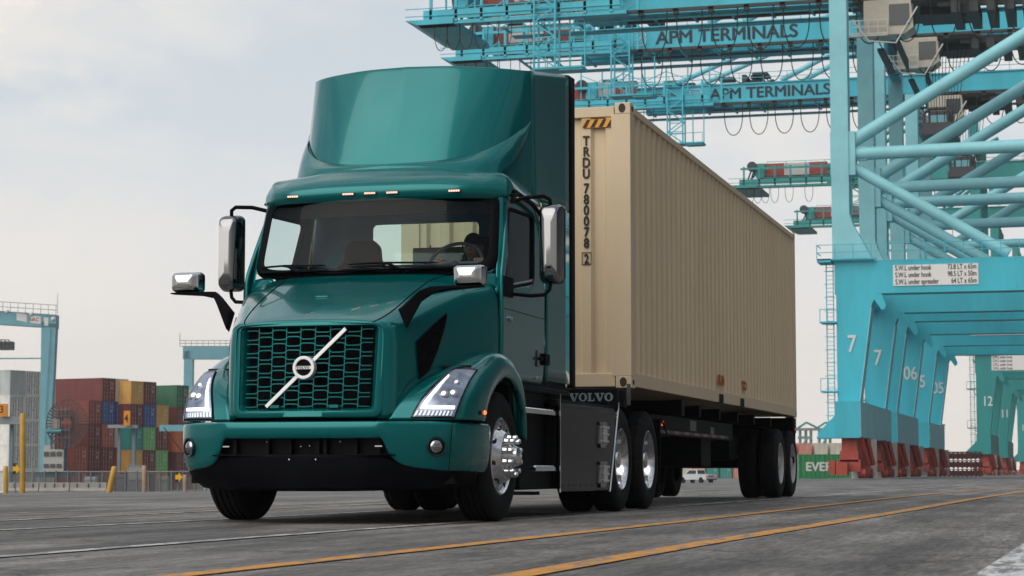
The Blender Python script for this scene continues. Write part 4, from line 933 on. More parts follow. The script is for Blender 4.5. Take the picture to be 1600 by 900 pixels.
m = MB(); m.grid([[(hc.x+.083*math.sin(th)*math.cos(ph), hc.y+.104*math.sin(th)*math.sin(ph), hc.z+.03+.10*math.cos(th)) for ph in [2*math.pi*j/24 for j in range(25)]] for th in [math.pi/2*i/8 for i in range(9)]])
m.grid([[(hc.x+.078*math.cos(a)*k, hc.y-.03+(-.075-.075*(k-.9)*8)*math.sin(a), hc.z+.030-.012*(k-.9)*8) for a in [math.pi*j/12 for j in range(13)]] for k in (.9, 1.0)])
m.build('cap', CAPM, dv, smooth=60, solid=.004)

# ================================================================ CONTAINER ON THE TRAILER
ZB = 1.224; CH = 2.896; CLN = 12.192; HW = 1.219
CT = thing('shipping_container', 'beige corrugated forty foot container carried on the trailer behind the teal truck', 'container', (0, 6, ZB))
def corr(along, length, z0, z1, base, depth, pitch=.278):
    """trapezoid corrugation; returns (s, depth) stations"""
    st = []; s = 0
    while s < length-1e-6:
        for a, d in ((0, 0), (.090, 0), (.120, depth), (.225, depth)):
            if s+a <= length: st.append((s+a, d))
        s += pitch
    st.append((length, 0)); return st
m = MB(); st = corr(0, CLN-.36, 0, 0, 0, .052)
for sx in (1, -1): m.grid([[(sx*(HW-.012-d), .18+s, z) for s, d in st] for z in (ZB+.15, ZB+CH-.10)])
m.build('side_wall', BEIGE, CT, smooth=0, split='x')
m = MB(); st = corr(0, 2*HW-.36, 0, 0, 0, .045, .25); m.grid([[(-HW+.18+s, .02+d, z) for s, d in st] for z in (ZB+.14, ZB+CH-.13)]); m.build('front_wall', BEIGE, CT, smooth=0)
m = MB()
for sx in (1, -1):
    for y0, y1 in ((0, .17), (CLN-.17, CLN)):
        m.prism([(sx*HW, y0), (sx*(HW-.20), y0), (sx*(HW-.20), y0+.05), (sx*(HW-.05), y0+.05), (sx*(HW-.05), y1), (sx*HW, y1)] if y0 == 0 else [(sx*HW, y0), (sx*HW, y1), (sx*(HW-.2), y1), (sx*(HW-.2), y0)], 'z', ZB+.118, ZB+CH-.118)
m.build('corner_post', BEIGE, CT, smooth=0, bevel=.006, split='xy')
m = MB()
for sx in (1, -1):
    m.box((sx*HW, .17, ZB+CH-.10), (sx*(HW-.06), CLN-.17, ZB+CH-.03)); m.prism([(sx*(HW-.002), ZB+.155), (sx*(HW-.002), ZB+.02), (sx*(HW-.05), ZB+.02), (sx*(HW-.05), ZB+.155)][::1], 'y', .17, CLN-.17) if False else m.box((sx*(HW-.002), .17, ZB+.018), (sx*(HW-.045), CLN-.17, ZB+.158))
for y0, y1 in ((0.004, .06), (CLN-.06, CLN-.004)):
    m.box((-HW+.17, y0, ZB+CH-.14), (HW-.17, y1, ZB+CH-.035)); m.box((-HW+.17, y0, ZB+.015), (HW-.17, y1, ZB+.15))
m.build('frame_rail', BEIGE, CT, smooth=0, bevel=.006)
m = MB(); m.box((-HW+.02, .05, ZB+CH-.055), (HW-.02, CLN-.05, ZB+CH-.04)); m.box((-HW+.03, .05, ZB+.10), (HW-.03, CLN-.05, ZB+.13)); m.box((-HW+.1, CLN-.05, ZB+.1), (HW-.1, CLN-.02, ZB+CH-.1)); m.build('roof_and_floor', BEIGE, CT, smooth=0)
m = MB()
for sx in (1, -1):
    for y in (5.28, 6.9): m.box((sx*(HW+.001), y-.16, ZB+.016), (sx*(HW-.06), y+.16, ZB+.125))
m.build('fork_pocket', CHAS, CT, split='xy')
m = MB(); holes = MB()
for sx in (1, -1):
    for y0 in (0, CLN-.178):
        for z0 in (ZB, ZB+CH-.118):
            m.box((sx*(HW+.001), y0-.001, z0), (sx*(HW-.162), y0+.179, z0+.118))
            yy = y0-.003 if y0 == 0 else y0+.176
            q = [(sx*(HW-.085)+.036*math.cos(a), z0+.06+.048*math.sin(a)) for a in [2*math.pi*k/20 for k in range(20)]]; holes.prism(q, 'y', yy, yy+.008)
            q = [(y0+.089+.042*math.cos(a), z0+.06+.028*math.sin(a)) for a in [2*math.pi*k/20 for k in range(20)]]; holes.prism(q, 'x', sx*(HW+.003), sx*(HW-.01))
cc = m.build('corner_casting', BEIGE, CT, smooth=0, bevel=.008, split='xyz')
holes.build('casting_hole', mat('hole_dark', (.05, .035, .02), .8), cc, split='xy')
# number down the front, warning chevrons
X0 = 0.757
ZT0 = 3.695
for i, ch in enumerate('TRDU 780078'):
    if ch != ' ': text('container_number', ch, (X0, .012, ZT0-.1115*(i if i < 4 else i-.63)), '-y', .140, LETTER, CT, .001, 0, .80, 'CENTER', bold=.005)
zq = ZT0-.1115*10.80; text('container_number', '2', (X0, .012, zq), '-y', .135, LETTER, CT, .001, 0, .75, 'CENTER', bold=.004)
m = MB(); bx0, bx1, bz0, bz1 = X0-.05, X0+.05, zq-.014, zq+.112
for a, b in (((bx0, bz0), (bx1, bz0+.006)), ((bx0, bz1-.006), (bx1, bz1)), ((bx0, bz0), (bx0+.006, bz1)), ((bx1-.006, bz0), (bx1, bz1))): m.box((a[0], .010, a[1]), (b[0], .014, b[1]))
m.build('number_frame', LETTER, CT)
m = MB(); zt_ = ZB+CH-.16; m.cur = 0; m.box((.72, .004, zt_-.085), (1.03, .010, zt_)); m.cur = 1
for k in range(4):
    x = .72+k*.084; m.prism([(x, zt_-.083), (x+.042, zt_-.083), (min(x+.084, 1.03), zt_-.002), (min(x+.05, 1.03), zt_-.002)], 'y', .002, .004)
m.build('height_warning', [mat('warning_orange', (.75, .33, .03), .5), LETTER], CT, smooth=0)
RST = mat('rust_lettering', (.42, .10, .02), .7)
text('side_lettering', 'EUN', (HW+.001, 5.05, 1.47), '+x', .15, RST, CT, .001, .012, 1.5)
text('side_lettering', 'TO', (HW+.001, 6.9, 1.47), '+x', .15, RST, CT, .001, .012, 1.7)

# ================================================================ TRAILER
TL = thing('trailer', 'black skeletal container trailer with dual white-rimmed wheels under the beige container', 'trailer', (0, 6, 0))
m = MB(); m.bx2((.34, -.3, 1.10), (.48, 3.2, 1.22)); m.bx2((.38, 2.9, .82), (.50, 12.1, 1.20))
m.box((-1.17, -.16, 1.02), (1.17, -.005, 1.20)); m.box((-1.2, 11.95, .98), (1.2, 12.25, 1.22)); m.box((-1.17, 2.9, 1.02), (1.17, 3.1, 1.2))
for y in (4.4, 5.8, 7.2, 8.6, 10.2): m.box((-1.1, y, 1.04), (1.1, y+.12, 1.18))
m.box((-.5, .2, 1.02), (.5, 1.6, 1.10))
for y in (10.58, 11.88): m.box((-.8, y-.08, .44), (.8, y+.08, .60)); m.bx2((.55, y-.5, .62), (.67, y+.5, .72))
m.bx2((.36, 9.8, .70), (.52, 12.1, .95)); m.box((-.7, 8.9, .55), (.7, 9.6, .9)); m.box((-.9, 5.6, .45), (.9, 6.3, 1.0))
m.box((-1.18, 12.1, .52), (1.18, 12.2, .62)); m.bx2((1.0, 12.1, .52), (1.1, 12.2, 1.0))
TLb = m.build('frame', CHAS, TL, bevel=.01)
m = MB(); m.box((-1.12, 2.2, .84), (-1.09, 10.0, 1.12)); m.box((.98, 2.0, .80), (1.0, 7.4, 1.02)); m.build('side_rail', CHAS, TL)
for sx in (1, -1):
    for y in (10.58, 11.88):
        wheel('trailer', sx, y, TL, 1.20, .265); wi = node('inner_wheel', TL); tyre_mb(sx*.75, 1, y, .51, .265).build('tyre', RUB, wi, smooth=40)
    m = MB(); m.box((sx*.66, 2.9, .22), (sx*.80, 3.06, 1.1)); m.box((sx*.55, 2.85, .12), (sx*.90, 3.11, .16)) ; m.bar((sx*.73, 3.0, .4), (sx*.3, 3.6, 1.0), .06); m.build('landing_leg', CHAS, TL)
    m = MB(); m.box((sx*.62, 12.28, .25), (sx*1.18, 12.30, 1.0)); m.build('mud_flap', BLACK, TL, split='x')
m = MB(); m.lathe_x([(0, 0), (.035, .0), (.036, .008), (.02, .014), (0, .016)], 0, 0, 16); mm_ = MB(); mm_.add(m.v, m.f, Matrix.Translation((.955, -.165, 1.115)) @ Matrix.Rotation(-math.pi/2, 4, 'Z')); mm_.build('front_lamp', AMBER, TL)
m = MB(); m.sphere((1.003, 2.62, .93), .03, 12, 8, (.5, .9, 1)); m.build('side_lamp', AMBER, TL)
m = MB(); m.box((1.2, 12.06, 1.03), (1.21, 12.11, 1.06)); m.build('rear_lamp', REDL, TL)
m = MB()
for k in range(16): m.cur = k % 2; m.box((1.001, 2.1+k*.31, .82), (1.004, 2.1+k*.31+.30, .855))
m.build('reflective_tape', [mat('tape_white', (.20, .20, .19), .5), mat('tape_red', (.12, .02, .015), .5)], TL)
m = MB(); m.box((1.001, 4.3, .88), (1.006, 4.7, 1.0)); m.build('data_plate', mat('plate_grey', (.12, .13, .14), .5), TL); m = MB(); m.box((1.001, 5.7, .86), (1.006, 5.95, .95)); m.build('data_plate', mat('plate_grey', (.12, .13, .14), .5), TL)
m = MB(); m.box((1.19, -.10, 1.05), (1.222, -.06, 1.26)); m.build('twist_lock', GREYP, TL)

# ================================================================ QUAY CRANES
BLUE = mat('crane_blue', (.035, .45, .58), .45, var=.14, vscale=.5, stretch=(1, 1, .25), dirt=.22)
BLUE_LIT = mat('crane_blue_lit', (.24, .58, .66), .5, var=.10, vscale=.6, dirt=.06)  # lighter crane blue: the light on columns, braces, side faces is put into colour
GREEN = mat('crane_green', (.008, .25, .25), .5, var=.10, vscale=.4, stretch=(1, 1, .3))
RED = mat('crane_red', (.33, .045, .03), .55, var=.2, vscale=2)
CWHT = mat('crane_white', (.60, .60, .58), .5, var=.08)
CABW = mat('cabin_cream', (.52, .48, .40), .5, var=.08)
DARKS = mat('dark_steel', (.03, .035, .04), .6)
CWIN = mat('cabin_window', (.03, .04, .05), .1)
FENCEG = mat('galvanised', (.25, .26, .27), .5, .5)
def crane(name, label, y0, col, col_lit, span=19.0, zb=34.2, tip=-38.0, numbers=('7', '7'), swl=None, words=False, s=1.0, x0=-11.9, zbase=-.14, yb=None, low=False, trolley=True, loops=14, raised=False, seed=1, band=None, sep=2.6, tower=15.5, tx=0):
    R = random.Random(seed)
    O = Vector((x0, y0, zbase)); yb = span/2 if yb is None else yb
    root = thing(name, label, 'crane', tuple(O), 'quay cranes lined up along the wharf')
    T = lambda x, y, z: (O.x+s*x, O.y+s*y, O.z+s*z)
    class CB(MB):
        def bo(q, a, b): return q.box(T(*a), T(*b))
        def tu(q, pts, r, n=10): return q.tube([T(*p) for p in pts], r*s, n)
        def br(q, a, b, w, h=None): return q.bar(T(*a), T(*b), w*s, (h or w)*s)
        def pr(q, poly, y_a, y_b): return q.prism([(O.x+s*u, O.z+s*w) for u, w in poly], 'y', O.y+s*y_a, O.y+s*y_b)
    NUMM = mat('crane_number', (.62, .70, .72), .6)
    for k, yy in enumerate((0, span)):
        m = CB(); m.pr([(0, 5.4), (1.55, 5.4), (2.5, 12.4), (2.9, 13.3), (0, 13.3)], yy, yy+1.7); m.cur = 1
        m.pr([(1.56, 5.5), (1.62, 5.5), (2.54, 12.3), (2.48, 12.3)], yy-.06, yy+1.76)  # strip in the lit colour paints light on the right face
        lg = m.build('leg', [col, col_lit], root, smooth=0)
        if numbers: text('crane_number', numbers[k], T(.75, yy-.05, 9.1), '-y', 1.75*s, NUMM, lg, .01, 0, .75, bold=.03)
        m = CB(); m.pr([(-.25, 15.7), (2.7, 15.7), (1.25, 18.4), (.95, 19.5), (.95, 39.5), (-.25, 39.5)], yy+.1, yy+1.5); m.cur = 1; m.bo((.96, yy+.05, 19), (1.02, yy+1.55, 39.5))
        m.build('column', [col_lit, col_lit], root, smooth=0)
        m = CB(); m.bo((-.1, yy, 13.3), (33, yy+1.75, 15.7)); m.pr([(2.85, 13.3), (3.25, 13.3), (3.55, 12.5), (3.5, 12.2), (3.25, 12.1), (2.7, 12.9)], yy+.02, yy+.12)
        m.build('portal_beam', [col, col_lit], root, smooth=0)
        m = CB(); m.tu([(1.1, yy+.8, 23.6), (32, yy+.8, 23.9)], .48, 16); m.tu([(1.2, yy+.8, 24.5), (32, yy+.8, 42.5)], .50, 16); m.tu([(1.3, yy+.8, 22.6), (12.2, yy+.8, 16.0)], .42, 16); m.bo((-.3, yy+.15, 22.0), (1.5, yy+1.45, 25.2)); m.bo((1.3, yy+.6, 23.1), (2.3, yy+1.0, 24.1))
        m.build('brace', col_lit, root, smooth=50)
        if not low:
            m = CB()   # platform with railings at the portal beam
            m.bo((-1.3, yy-.5, 15.75), (2.9, yy, 15.85)); m.bo((-1.3, yy-.5, 15.6), (-.3, yy+1.8, 15.85))
            for zz in (16.3, 16.85): m.br((-1.3, yy-.5, zz), (32, yy-.1, zz), .05); m.br((-1.3, yy-.5, zz), (-1.3, yy+1.8, zz), .05)
            for i in range(26): m.br((-1.3+i*1.3, yy-.5+.012*i, 15.8), (-1.3+i*1.3, yy-.5+.012*i, 16.85), .05)
            m.build('railing', GREEN if col is GREEN else BLUE, root, smooth=0)
            m = CB()   # caged ladder on the outer side
            for lx in (-.75, -.25): m.br((lx, yy+.5, 3), (lx, yy+.5, 15.7), .07)
            for i in range(42): m.br((-.75, yy+.5, 3+i*.3), (-.25, yy+.5, 3+i*.3), .035)
            for i in range(13): m.tu([(-.5+.42*math.cos(a), yy+.5-.42*math.sin(a)*1.2, 3.6+i*.95) for a in [math.pi*j/6 for j in range(7)]], .022, 4)
            for z_ in (6.2, 11.2): m.bo((-1.15, yy-.3, z_), (0, yy+1.4, z_+.12)); m.br((-1.15, yy-.3, z_+1.0), (0, yy-.3, z_+1.0), .05); m.br((-1.15, yy-.3, z_), (-1.15, yy-.3, z_+1.0), .05); m.br((-.6, yy-.3, z_), (-.6, yy-.3, z_+1.0), .04)
            m.build('caged_ladder', BLUE if col is not GREEN else GREEN, root, smooth=0)
    m = CB(); m.pr([(0, 2.9), (1.75, 2.9), (1.75, 5.5), (0, 5.5)], -1.6, span+3.2); m.pr([(0, 2.9), (0, 4.6), (-1.3, 3.3), (-1.3, 2.9)], -1.0, 1.6); m.cur = 1; m.bo((1.76, -1.6, 2.95), (1.80, span+3.2, 5.45))  # right face again in the lit colour, light painted on
    m.build('sill_beam', [col, col_lit], root, smooth=0)
    m = CB(); m.bo((.2, 1.7, 13.5), (1.3, span, 14.9)); m.build('tie_beam', col, root, smooth=0); m = CB(); m.bo((0, 1.7, 37.5), (1, span, 39.4)); m.build('tie_beam', col, root, smooth=0)
    for yy in (-1.3, span-3.2):      # wheel bogies
        m = CB(); m.bo((.35, yy+.4, 1.9), (1.45, yy+6.6, 2.9)); m.bo((.25, yy+.2, 1.2), (1.55, yy+3.0, 2.0)); m.bo((.25, yy+3.6, 1.2), (1.55, yy+6.4, 2.0))
        for j in range(4):
            m.bo((.1, yy+.2+j*1.65, .5), (1.7, yy+1.45+j*1.65, 1.35)); m.bo((.5, yy+.3+j*1.65, 1.2), (1.3, yy+1.3+j*1.65, 1.7))
            m.add(*(lambda q: (q.v, q.f))(MB().lathe_x([(0, 0), (.36*s, .0), (.36*s, .5*s), (0, .5*s)], O.y+s*(yy+.8+j*1.65), O.z+s*.38, 14, 1, O.x+s*1.5)))
        m.bo((-.45, yy-.8, .3), (.0, yy+.2, 1.3)); m.bo((.1, yy-1.1, .25), (.9, yy-.1, 1.15)); m.br((1.7, yy+.5, 2.9), (2.1, yy+1.6, 1.0), .3); m.br((1.7, yy+4.5, 2.9), (2.1, yy+5.0, 1.0), .3)
        m.build('bogie', RED, root, smooth=40)
        m = CB(); m.bo((1.8, yy+6.7, .1), (2.2, yy+7.0, 2.9)); m.bo((.3, yy+6.9, 0), (1.5, yy+7.5, 2.9)); m.build('cable_guide', [CWHT], root, smooth=0)
    # boom
    g0, g1 = zb, zb+2.0
    if not raised:
        b0 = tip+3.5 if band is None else band; bandw = [(b0, b0+2.8, RED), (b0+2.8, b0+6.2, CWHT), (b0+6.2, b0+8.6, RED)]; b1 = b0+8.6
        for yy in (yb-sep, yb+sep):
            m = CB(); m.bo((b1, yy-.45, g0), (46, yy+.45, g1)); m.bo((b1, yy-.75, g0-.05), (46, yy+.75, g0+.12)); m.bo((b1, yy-.6, g1-.1), (46, yy+.6, g1+.05)); m.bo((tip+2, yy-.3, g0+1.3), (b0, yy+.3, g1+.4)); gd = m.build('girder', col, root, smooth=0)
            for a, b, mt in bandw: m = CB(); m.bo((a, yy-.45, g0+1.2), (b-.01, yy+.45, g1+.9)); m.build('boom_band', mt, root, smooth=0)
            if words and yy < yb:
                LT = mat('crane_lettering', (.008, .025, .05), .6)
                text('lettering', 'APM TERMINALS', T(-22.0+tx, yy-.47, g0+.38), '-y', 1.68*s, LT, gd, .01, 0, 1.06, bold=.05)
                m = CB(); X, Z = -23.6+tx, g0+.98
                for k in range(7):
                    a = 2*math.pi*k/7+math.pi/2; m.add([T(X+.10*math.cos(a-.45), yy-.48, Z+.10*math.sin(a-.45)), T(X+.48*math.cos(a), yy-.48, Z+.48*math.sin(a)), T(X+.10*math.cos(a+.45), yy-.48, Z+.10*math.sin(a+.45))], [(0, 1, 2)])
                for a, b in (((-.65, -.65), (.65, -.57)), ((-.65, .57), (.65, .65)), ((-.65, -.65), (-.57, .65)), ((.57, -.65), (.65, .65))): m.bo((X+a[0], yy-.49, Z+a[1]), (X+b[0], yy-.47, Z+b[1]))
                m.build('star_emblem', CWHT, gd, smooth=0)
        gw = g0+1.7
        m = CB()     # lower hung walkway, trolley rail and posts
        m.bo((tip, yb-5.0, gw-2.3), (tip+17, yb-3.9, gw-2.0)); m.bo((tip+.5, yb-5.1, gw-1.9), (tip+16.5, yb-5.05, gw-1.15))
        m.pr([(tip-1.0, gw-1.9), (tip, gw-2.3), (tip+3, gw-2.3), (tip+3, gw-1.9)], yb-5.2, yb+5.2)
        for i in range(9): m.bo((tip+1+i*2.1, yb-5.1, gw-2.1), (tip+1.22+i*2.1, yb-4.9, gw+.6))
        for zz in (gw-1.6, gw-1.0): m.br((tip-1, yb-5.15, zz), (tip+17, yb-5.15, zz), .06)
        m.bo((tip+.5, yb-4.2, gw+.3), (tip+13, yb-4.0, gw+.55)); m.bo((tip+2.5, yb-3.4, gw-.7), (tip+3.7, yb+3.4, gw+1.2))
        m.build('hung_walkway', col, root, smooth=0)
        m = CB()     # tip machinery
        for i in range(10): m.tu([(tip+1.2+.32*i, yb-3.5+R.random()*5, gw-.9), (tip+1.8+.3*i, yb-3.5+R.random()*5, gw+.3)], .12, 6)
        m.tu([(tip+2, yb-3.6, gw+.8), (tip+2, yb-3.3, gw+.8)], .7, 16); m.bo((tip+3.6, yb-3.7, gw-1.0), (tip+12.5, yb-3.2, gw-.55)); m.build('tip_machinery', DARKS, root)
        m = CB()
        for X in [tip+tower]:   # lattice stair tower hanging below the boom
            h0, h1 = g0-4.6, g0+1.4
            for dx in (0, 1.7):
                for dy in (0, 1.4): m.br((X+dx, yb-5.4+dy, h0), (X+dx, yb-5.4+dy, h1), .14)
            for i in range(5):
                z_ = h0+i*1.2
                for dy in (0, 1.4): m.br((X, yb-5.4+dy, z_), (X+1.7, yb-5.4+dy, z_), .08); m.br((X if i % 2 else X+1.7, yb-5.4+dy, z_), (X+1.7 if i % 2 else X, yb-5.4+dy, z_+1.2), .09)
            m.bo((X-.1, yb-5.6, h0-.15), (X+3.9, yb-3.6, h0)); m.br((X, yb-5.6, h0+1), (X+3.9, yb-5.6, h0+1), .06); m.bo((X+2.0, yb-5.5, h0-.3), (X+3.9, yb-4, h0-.15))
            for i in range(5): m.br((X+i*.97, yb-5.6, h0), (X+i*.97, yb-5.6, h0+1), .05)
            for dx in (2.6, 3.8): m.br((X+dx, yb-4.2, h0), (X+dx, yb-4.2, h0+4.6), .10)
        m.build('stair_tower', col, root, smooth=0)
        m = CB()     # top walkway and handrails
        for yy in (yb-sep-.7, yb+sep+.7):
            for zz in (g1+.55, g1+1.1): m.br((tip+4, yy, zz), (44, yy, zz), .06)
            for i in range(31): m.br((tip+4+i*2.6, yy, g1), (tip+4+i*2.6, yy, g1+1.1), .06)
        for i in range(30): m.bo((tip+5+i*2.6, yb-sep, g1-.4), (tip+5.3+i*2.6, yb+sep, g1-.1))
        m.build('handrail', col, root, smooth=0)
        m = CB()
        for yy in (yb-sep, yb+sep): m.tu([(tip+12, yy, g1+.2), (1.0, yy, g1+11)], .28, 10); m.tu([(tip+24, yy, g1+.2), (1.0, yy, g1+7.5)], .30, 10); 
        m.build('stay', col_lit, root)
        m = CB(); m.bo((tip+16, yb-4.6, g0-.55), (44, yb-4.3, g0-.30)); m.bo((tip+16, yb, g0-.35), (44, yb+.3, g0-.15)); m.build('festoon_rail', DARKS if not low else col, root, smooth=0)
        if words or not low and s == 1.0:    # service walkways, brackets and conduit under the boom
            m = CB()
            for k in range(int((44-tip)/3.1)):
                xk = tip+6+k*3.1; m.bo((xk-.1, yb-sep, g0-.35), (xk+.1, yb+sep, g0-.2))
            m.br((tip+6, yb-1, g0-.3), (42, yb-1, g0-.3), .12)
            m.bo((tip+6, yb+sep+.6, g0-.5), (44, yb+sep+1.6, g0-.38)); m.build('service_gallery', col, root, smooth=0)
            m = CB()
            for k in range(16):
                xk = tip+3+R.random()*20; zk = gw-1.0+R.random()*2.6; m.bo((xk, yb-3+R.random()*4, zk), (xk+.4+R.random()*1.3, yb+1.5+R.random(), zk+.2+R.random()*.8))
            m.build('boom_equipment', DARKS, root, smooth=0)
            m = CB()
            for k in range(7):
                xk = tip+2+k*2.4; m.br((xk, yb-3.8, gw-2.0), (xk, yb-3.8, g1+2.2), .13); m.br((xk, yb-3.8, gw-2.0), (xk+2.4, yb-3.8, gw-.4), .08); m.br((xk, yb-3.8, g1+(.6 if k % 2 else 1.6)), (xk+2.4, yb-3.8, g1+(1.6 if k % 2 else .6)), .08)
            m.br((tip+2, yb-3.8, g1+2.2), (tip+16.4, yb-3.8, g1+2.2), .10); m.build('tip_truss', col, root, smooth=0)
        n = loops
        for k in range(n):
            xa = tip+18+k*2.75; dr = 3.4 if k < n-2 else 3.0
            if k < 6 and not low:
                xs0 = tip+1.4+[0, .9, 1.8, 2.9, 4.6, 6.9][k]*1.15; m = CB(); m.tu([(xs0+.5+.55*math.cos(math.pi*(1-j/12)), yb-4.8, gw-2.3-2.1*math.sin(math.pi*j/12)**.6) for j in range(13)], .035, 5); m.build('festoon_cable', LETTER, root)
            m = CB()
            m.tu([(xa+1.1+1.0*math.cos(math.pi*(1-j/16)), yb-4.45, g0-.5-dr*math.sin(math.pi*j/16)**.55) for j in range(17)], .05, 5)
            m.bo((xa-.15, yb-4.6, g0-.8), (xa+.25, yb-4.2, g0-.35)); m.build('festoon_cable', LETTER, root)
    if trolley and not raised:
        X = 2.2; m = CB(); m.bo((X-1, yb-4, g0-.8), (X+6.5, yb+4, g0-.45)); m.br((X+5, yb-3.5, g0-.8), (X+16, yb-3.5, g0-1.1), .5, .7); m.bo((X+3.5, yb-1.8, g0-1.4), (X+8, yb+2, g0-.8))
        for i in range(8): m.bo((X+6+i*1.3, yb-4.2, g0-1.8), (X+6.7+i*1.3, yb+2.5, g0-.9+.3*R.random()))
        tro = m.build('trolley', DARKS, root)
        m = CB(); m.pr([(X-.4, g0-3.4), (X+2.6, g0-3.4), (X+3.3, g0-2.9), (X+3.1, g0-.7), (X-.4, g0-.7)], yb-4.9, yb-2.6); cb = m.build('operator_cabin', CABW, root, smooth=0, bevel=.05)
        m = CB(); m.bo((X+1.5, yb-4.95, g0-2.7), (X+3.0, yb-4.88, g0-1.1)); m.bo((X+3.05, yb-4.7, g0-2.7), (X+3.28, yb-2.8, g0-1.1)); m.bo((X+1.6, yb-4.8, g0-3.46), (X+2.6, yb-3, g0-3.38)); m.build('window', CWIN, cb, smooth=0)
        m = CB()
        for zz in (g0-3.3, g0-2.8, g0-2.3): m.br((X-1.4, yb-5.3, zz), (X+1.4, yb-5.3, zz), .07)
        for i in range(5): m.br((X-1.4+i*.7, yb-5.3, g0-3.4), (X-1.4+i*.7, yb-5.3, g0-2.3), .06)
        m.bo((X-1.4, yb-5.3, g0-3.5), (X+1.4, yb-4.8, g0-3.4)); m.tu([(X-1.2, yb-5.3, g0-2.2), (X, yb-5.4, g0-3.9), (X+2, yb-5.2, g0-4.1), (X+3.6, yb-5.0, g0-1.4)], .07, 6); m.build('cabin_balcony', CWHT, cb, smooth=0)
        m = CB()   # gangway under the trolley with lamps
        m.bo((X+.4, yb-3, g0-4.2), (X+.9, yb+6.5, g0-4.0)); m.bo((X+1.9, yb-3, g0-4.2), (X+2.0, yb+6.5, g0-3.2)); m.br((X+.4, yb-3, g0-3.2), (X+.4, yb+6.5, g0-3.2), .07); m.build('gangway', DARKS, root, smooth=0)
        if words:
            for i in range(10): m = CB(); 
            m = CB()
            for i in range(12): m.tu([(X+1.6+.35*i, yb-2+.25*(i % 3), g0-.8), (X+2.2+.2*i, yb-2+.25*(i % 3), g0-8.2)], .03, 4)
            m.build('hoist_rope', LETTER, root)
            m = CB(); m.bo((X+1.60, yb-3.5, g0-8.6), (X+4.20, yb+2.5, g0-8.1)); m.bo((X+2.00, yb-1.8, g0-8.2), (X+3.80, yb+1, g0-6.8)); m.tu([(X+1.60, yb-1.8, g0-8), (X+1.60, yb-1.8, g0-7.0), (X+2.20, yb-1.8, g0-6.6), (X+3.60, yb-1.8, g0-6.6), (X+4.10, yb-1.8, g0-7.1), (X+4.10, yb-1.8, g0-8)], .16, 8); m.bo((X+1.50, yb-4.5, g0-9.3), (X+4.50, yb+3.5, g0-8.7)); m.build('spreader', GREYP, root)
            m = CB(); m.bo((X+2.20, yb-1.95, g0-8.3), (X+3.60, yb-1.85, g0-7.2)); m.build('headblock', BLUE_LIT, root, smooth=0)
    else:
        pass
    if raised:
        m = CB(); m.bo((1, yb-3.4, g0), (46, yb-2.6, g1)); m.bo((1, yb+2.6, g0), (46, yb+3.4, g1)); m.build('girder', col, root, smooth=0)
    m = CB(); m.bo((-.3, .5, g1+2), (1, span+.5, g1+3.3)); m.bo((-.3, 0, g1+.4), (.9, 1.2, g1+5)); m.build('top_frame', col, root, smooth=0)
    if swl:
        lines, xa, w, h, sz = swl
        m = CB(); m.bo((xa, -.06, 14.55-h/2), (xa+w, -.02, 14.55+h/2)); sg = m.build('load_sign', mat('sign_white', (.75, .75, .76), .5), root, smooth=0)
        for i, (l, rr) in enumerate(lines):
            z_ = 14.55+h/2-(i+.78)*h/len(lines)
            text('sign_text', l, T(xa+.15, -.07, z_), '-y', sz*s, LETTER, sg, .004, 0, .66, bold=.012)
            if rr: text('sign_text', rr, T(xa+w-.12, -.07, z_), '-y', sz*s, LETTER, sg, .004, 0, .66, 'RIGHT', bold=.012)
    return root
crane('quay_crane', 'nearest bright blue quay crane, numbered 7, with a three line load sign', 130.9, BLUE, BLUE_LIT, numbers=('7', '7'), words=False,
      swl=([('S.W.L under hook', '73.8 LT x 65m'), ('S.W.L under hook', '98.5 LT x 50m'), ('S.W.L under spreader', '64 LT x 65m')], 4.1, 6.0, 1.5, .52), zb=36.5, yb=9.5, tip=-33.4, band=-29.2, loops=12, seed=1, sep=1.0, tower=9.7)
crane('quay_crane', 'blue quay crane numbered 06 directly behind the nearest crane', 160.1, BLUE, BLUE_LIT, span=17.7, numbers=('6', '06'), words=True,
      swl=([('S.W.L under 2x40 spreader', '65LT x 62.5m')], 7.5, 9.0, .55, .62), zb=39.4, tip=-39.5, band=-37.2, yb=9.0, loops=14, seed=2, tx=1.7)
crane('quay_crane', 'blue quay crane numbered 05, third in the row of blue cranes', 196.5, BLUE, BLUE_LIT, span=17.7, numbers=('5', '05'), swl=([('S.W.L under hook', '65LT x 62.5m')], 6.0, 9.0, .5, .5), zb=40.6, tip=-38, band=-38.5, yb=9.0, words=True, loops=14, seed=3, tower=12, tx=.3)
SW4 = ([('S.W.L under hook', ''), ('S.W.L under hook', ''), ('S.W.L under hook', ''), ('S.W.L under hook', '')], 2.0, 5.5, 1.9, .5)
crane('quay_crane', 'green quay crane numbered 12, nearest of the green cranes in the distance at right', 321.6, GREEN, GREEN, numbers=('12', ''), swl=SW4, s=1.25, zb=39.5, tip=-31.5, zbase=-.55, trolley=False, loops=6, seed=4)
crane('quay_crane', 'green quay crane numbered 11, standing behind the green crane numbered 12', 391, GREEN, GREEN, numbers=('11', ''), s=1.25, zb=40.5, tip=-31.8, zbase=-.7, trolley=False, low=True, loops=3, seed=5)
crane('quay_crane', 'farthest green quay crane, numbered 10, at the right edge', 514, GREEN, GREEN, numbers=('10', ''), s=1.25, zb=40.5, tip=-31.8, zbase=-.9, trolley=False, low=True, raised=True, loops=0, seed=6)

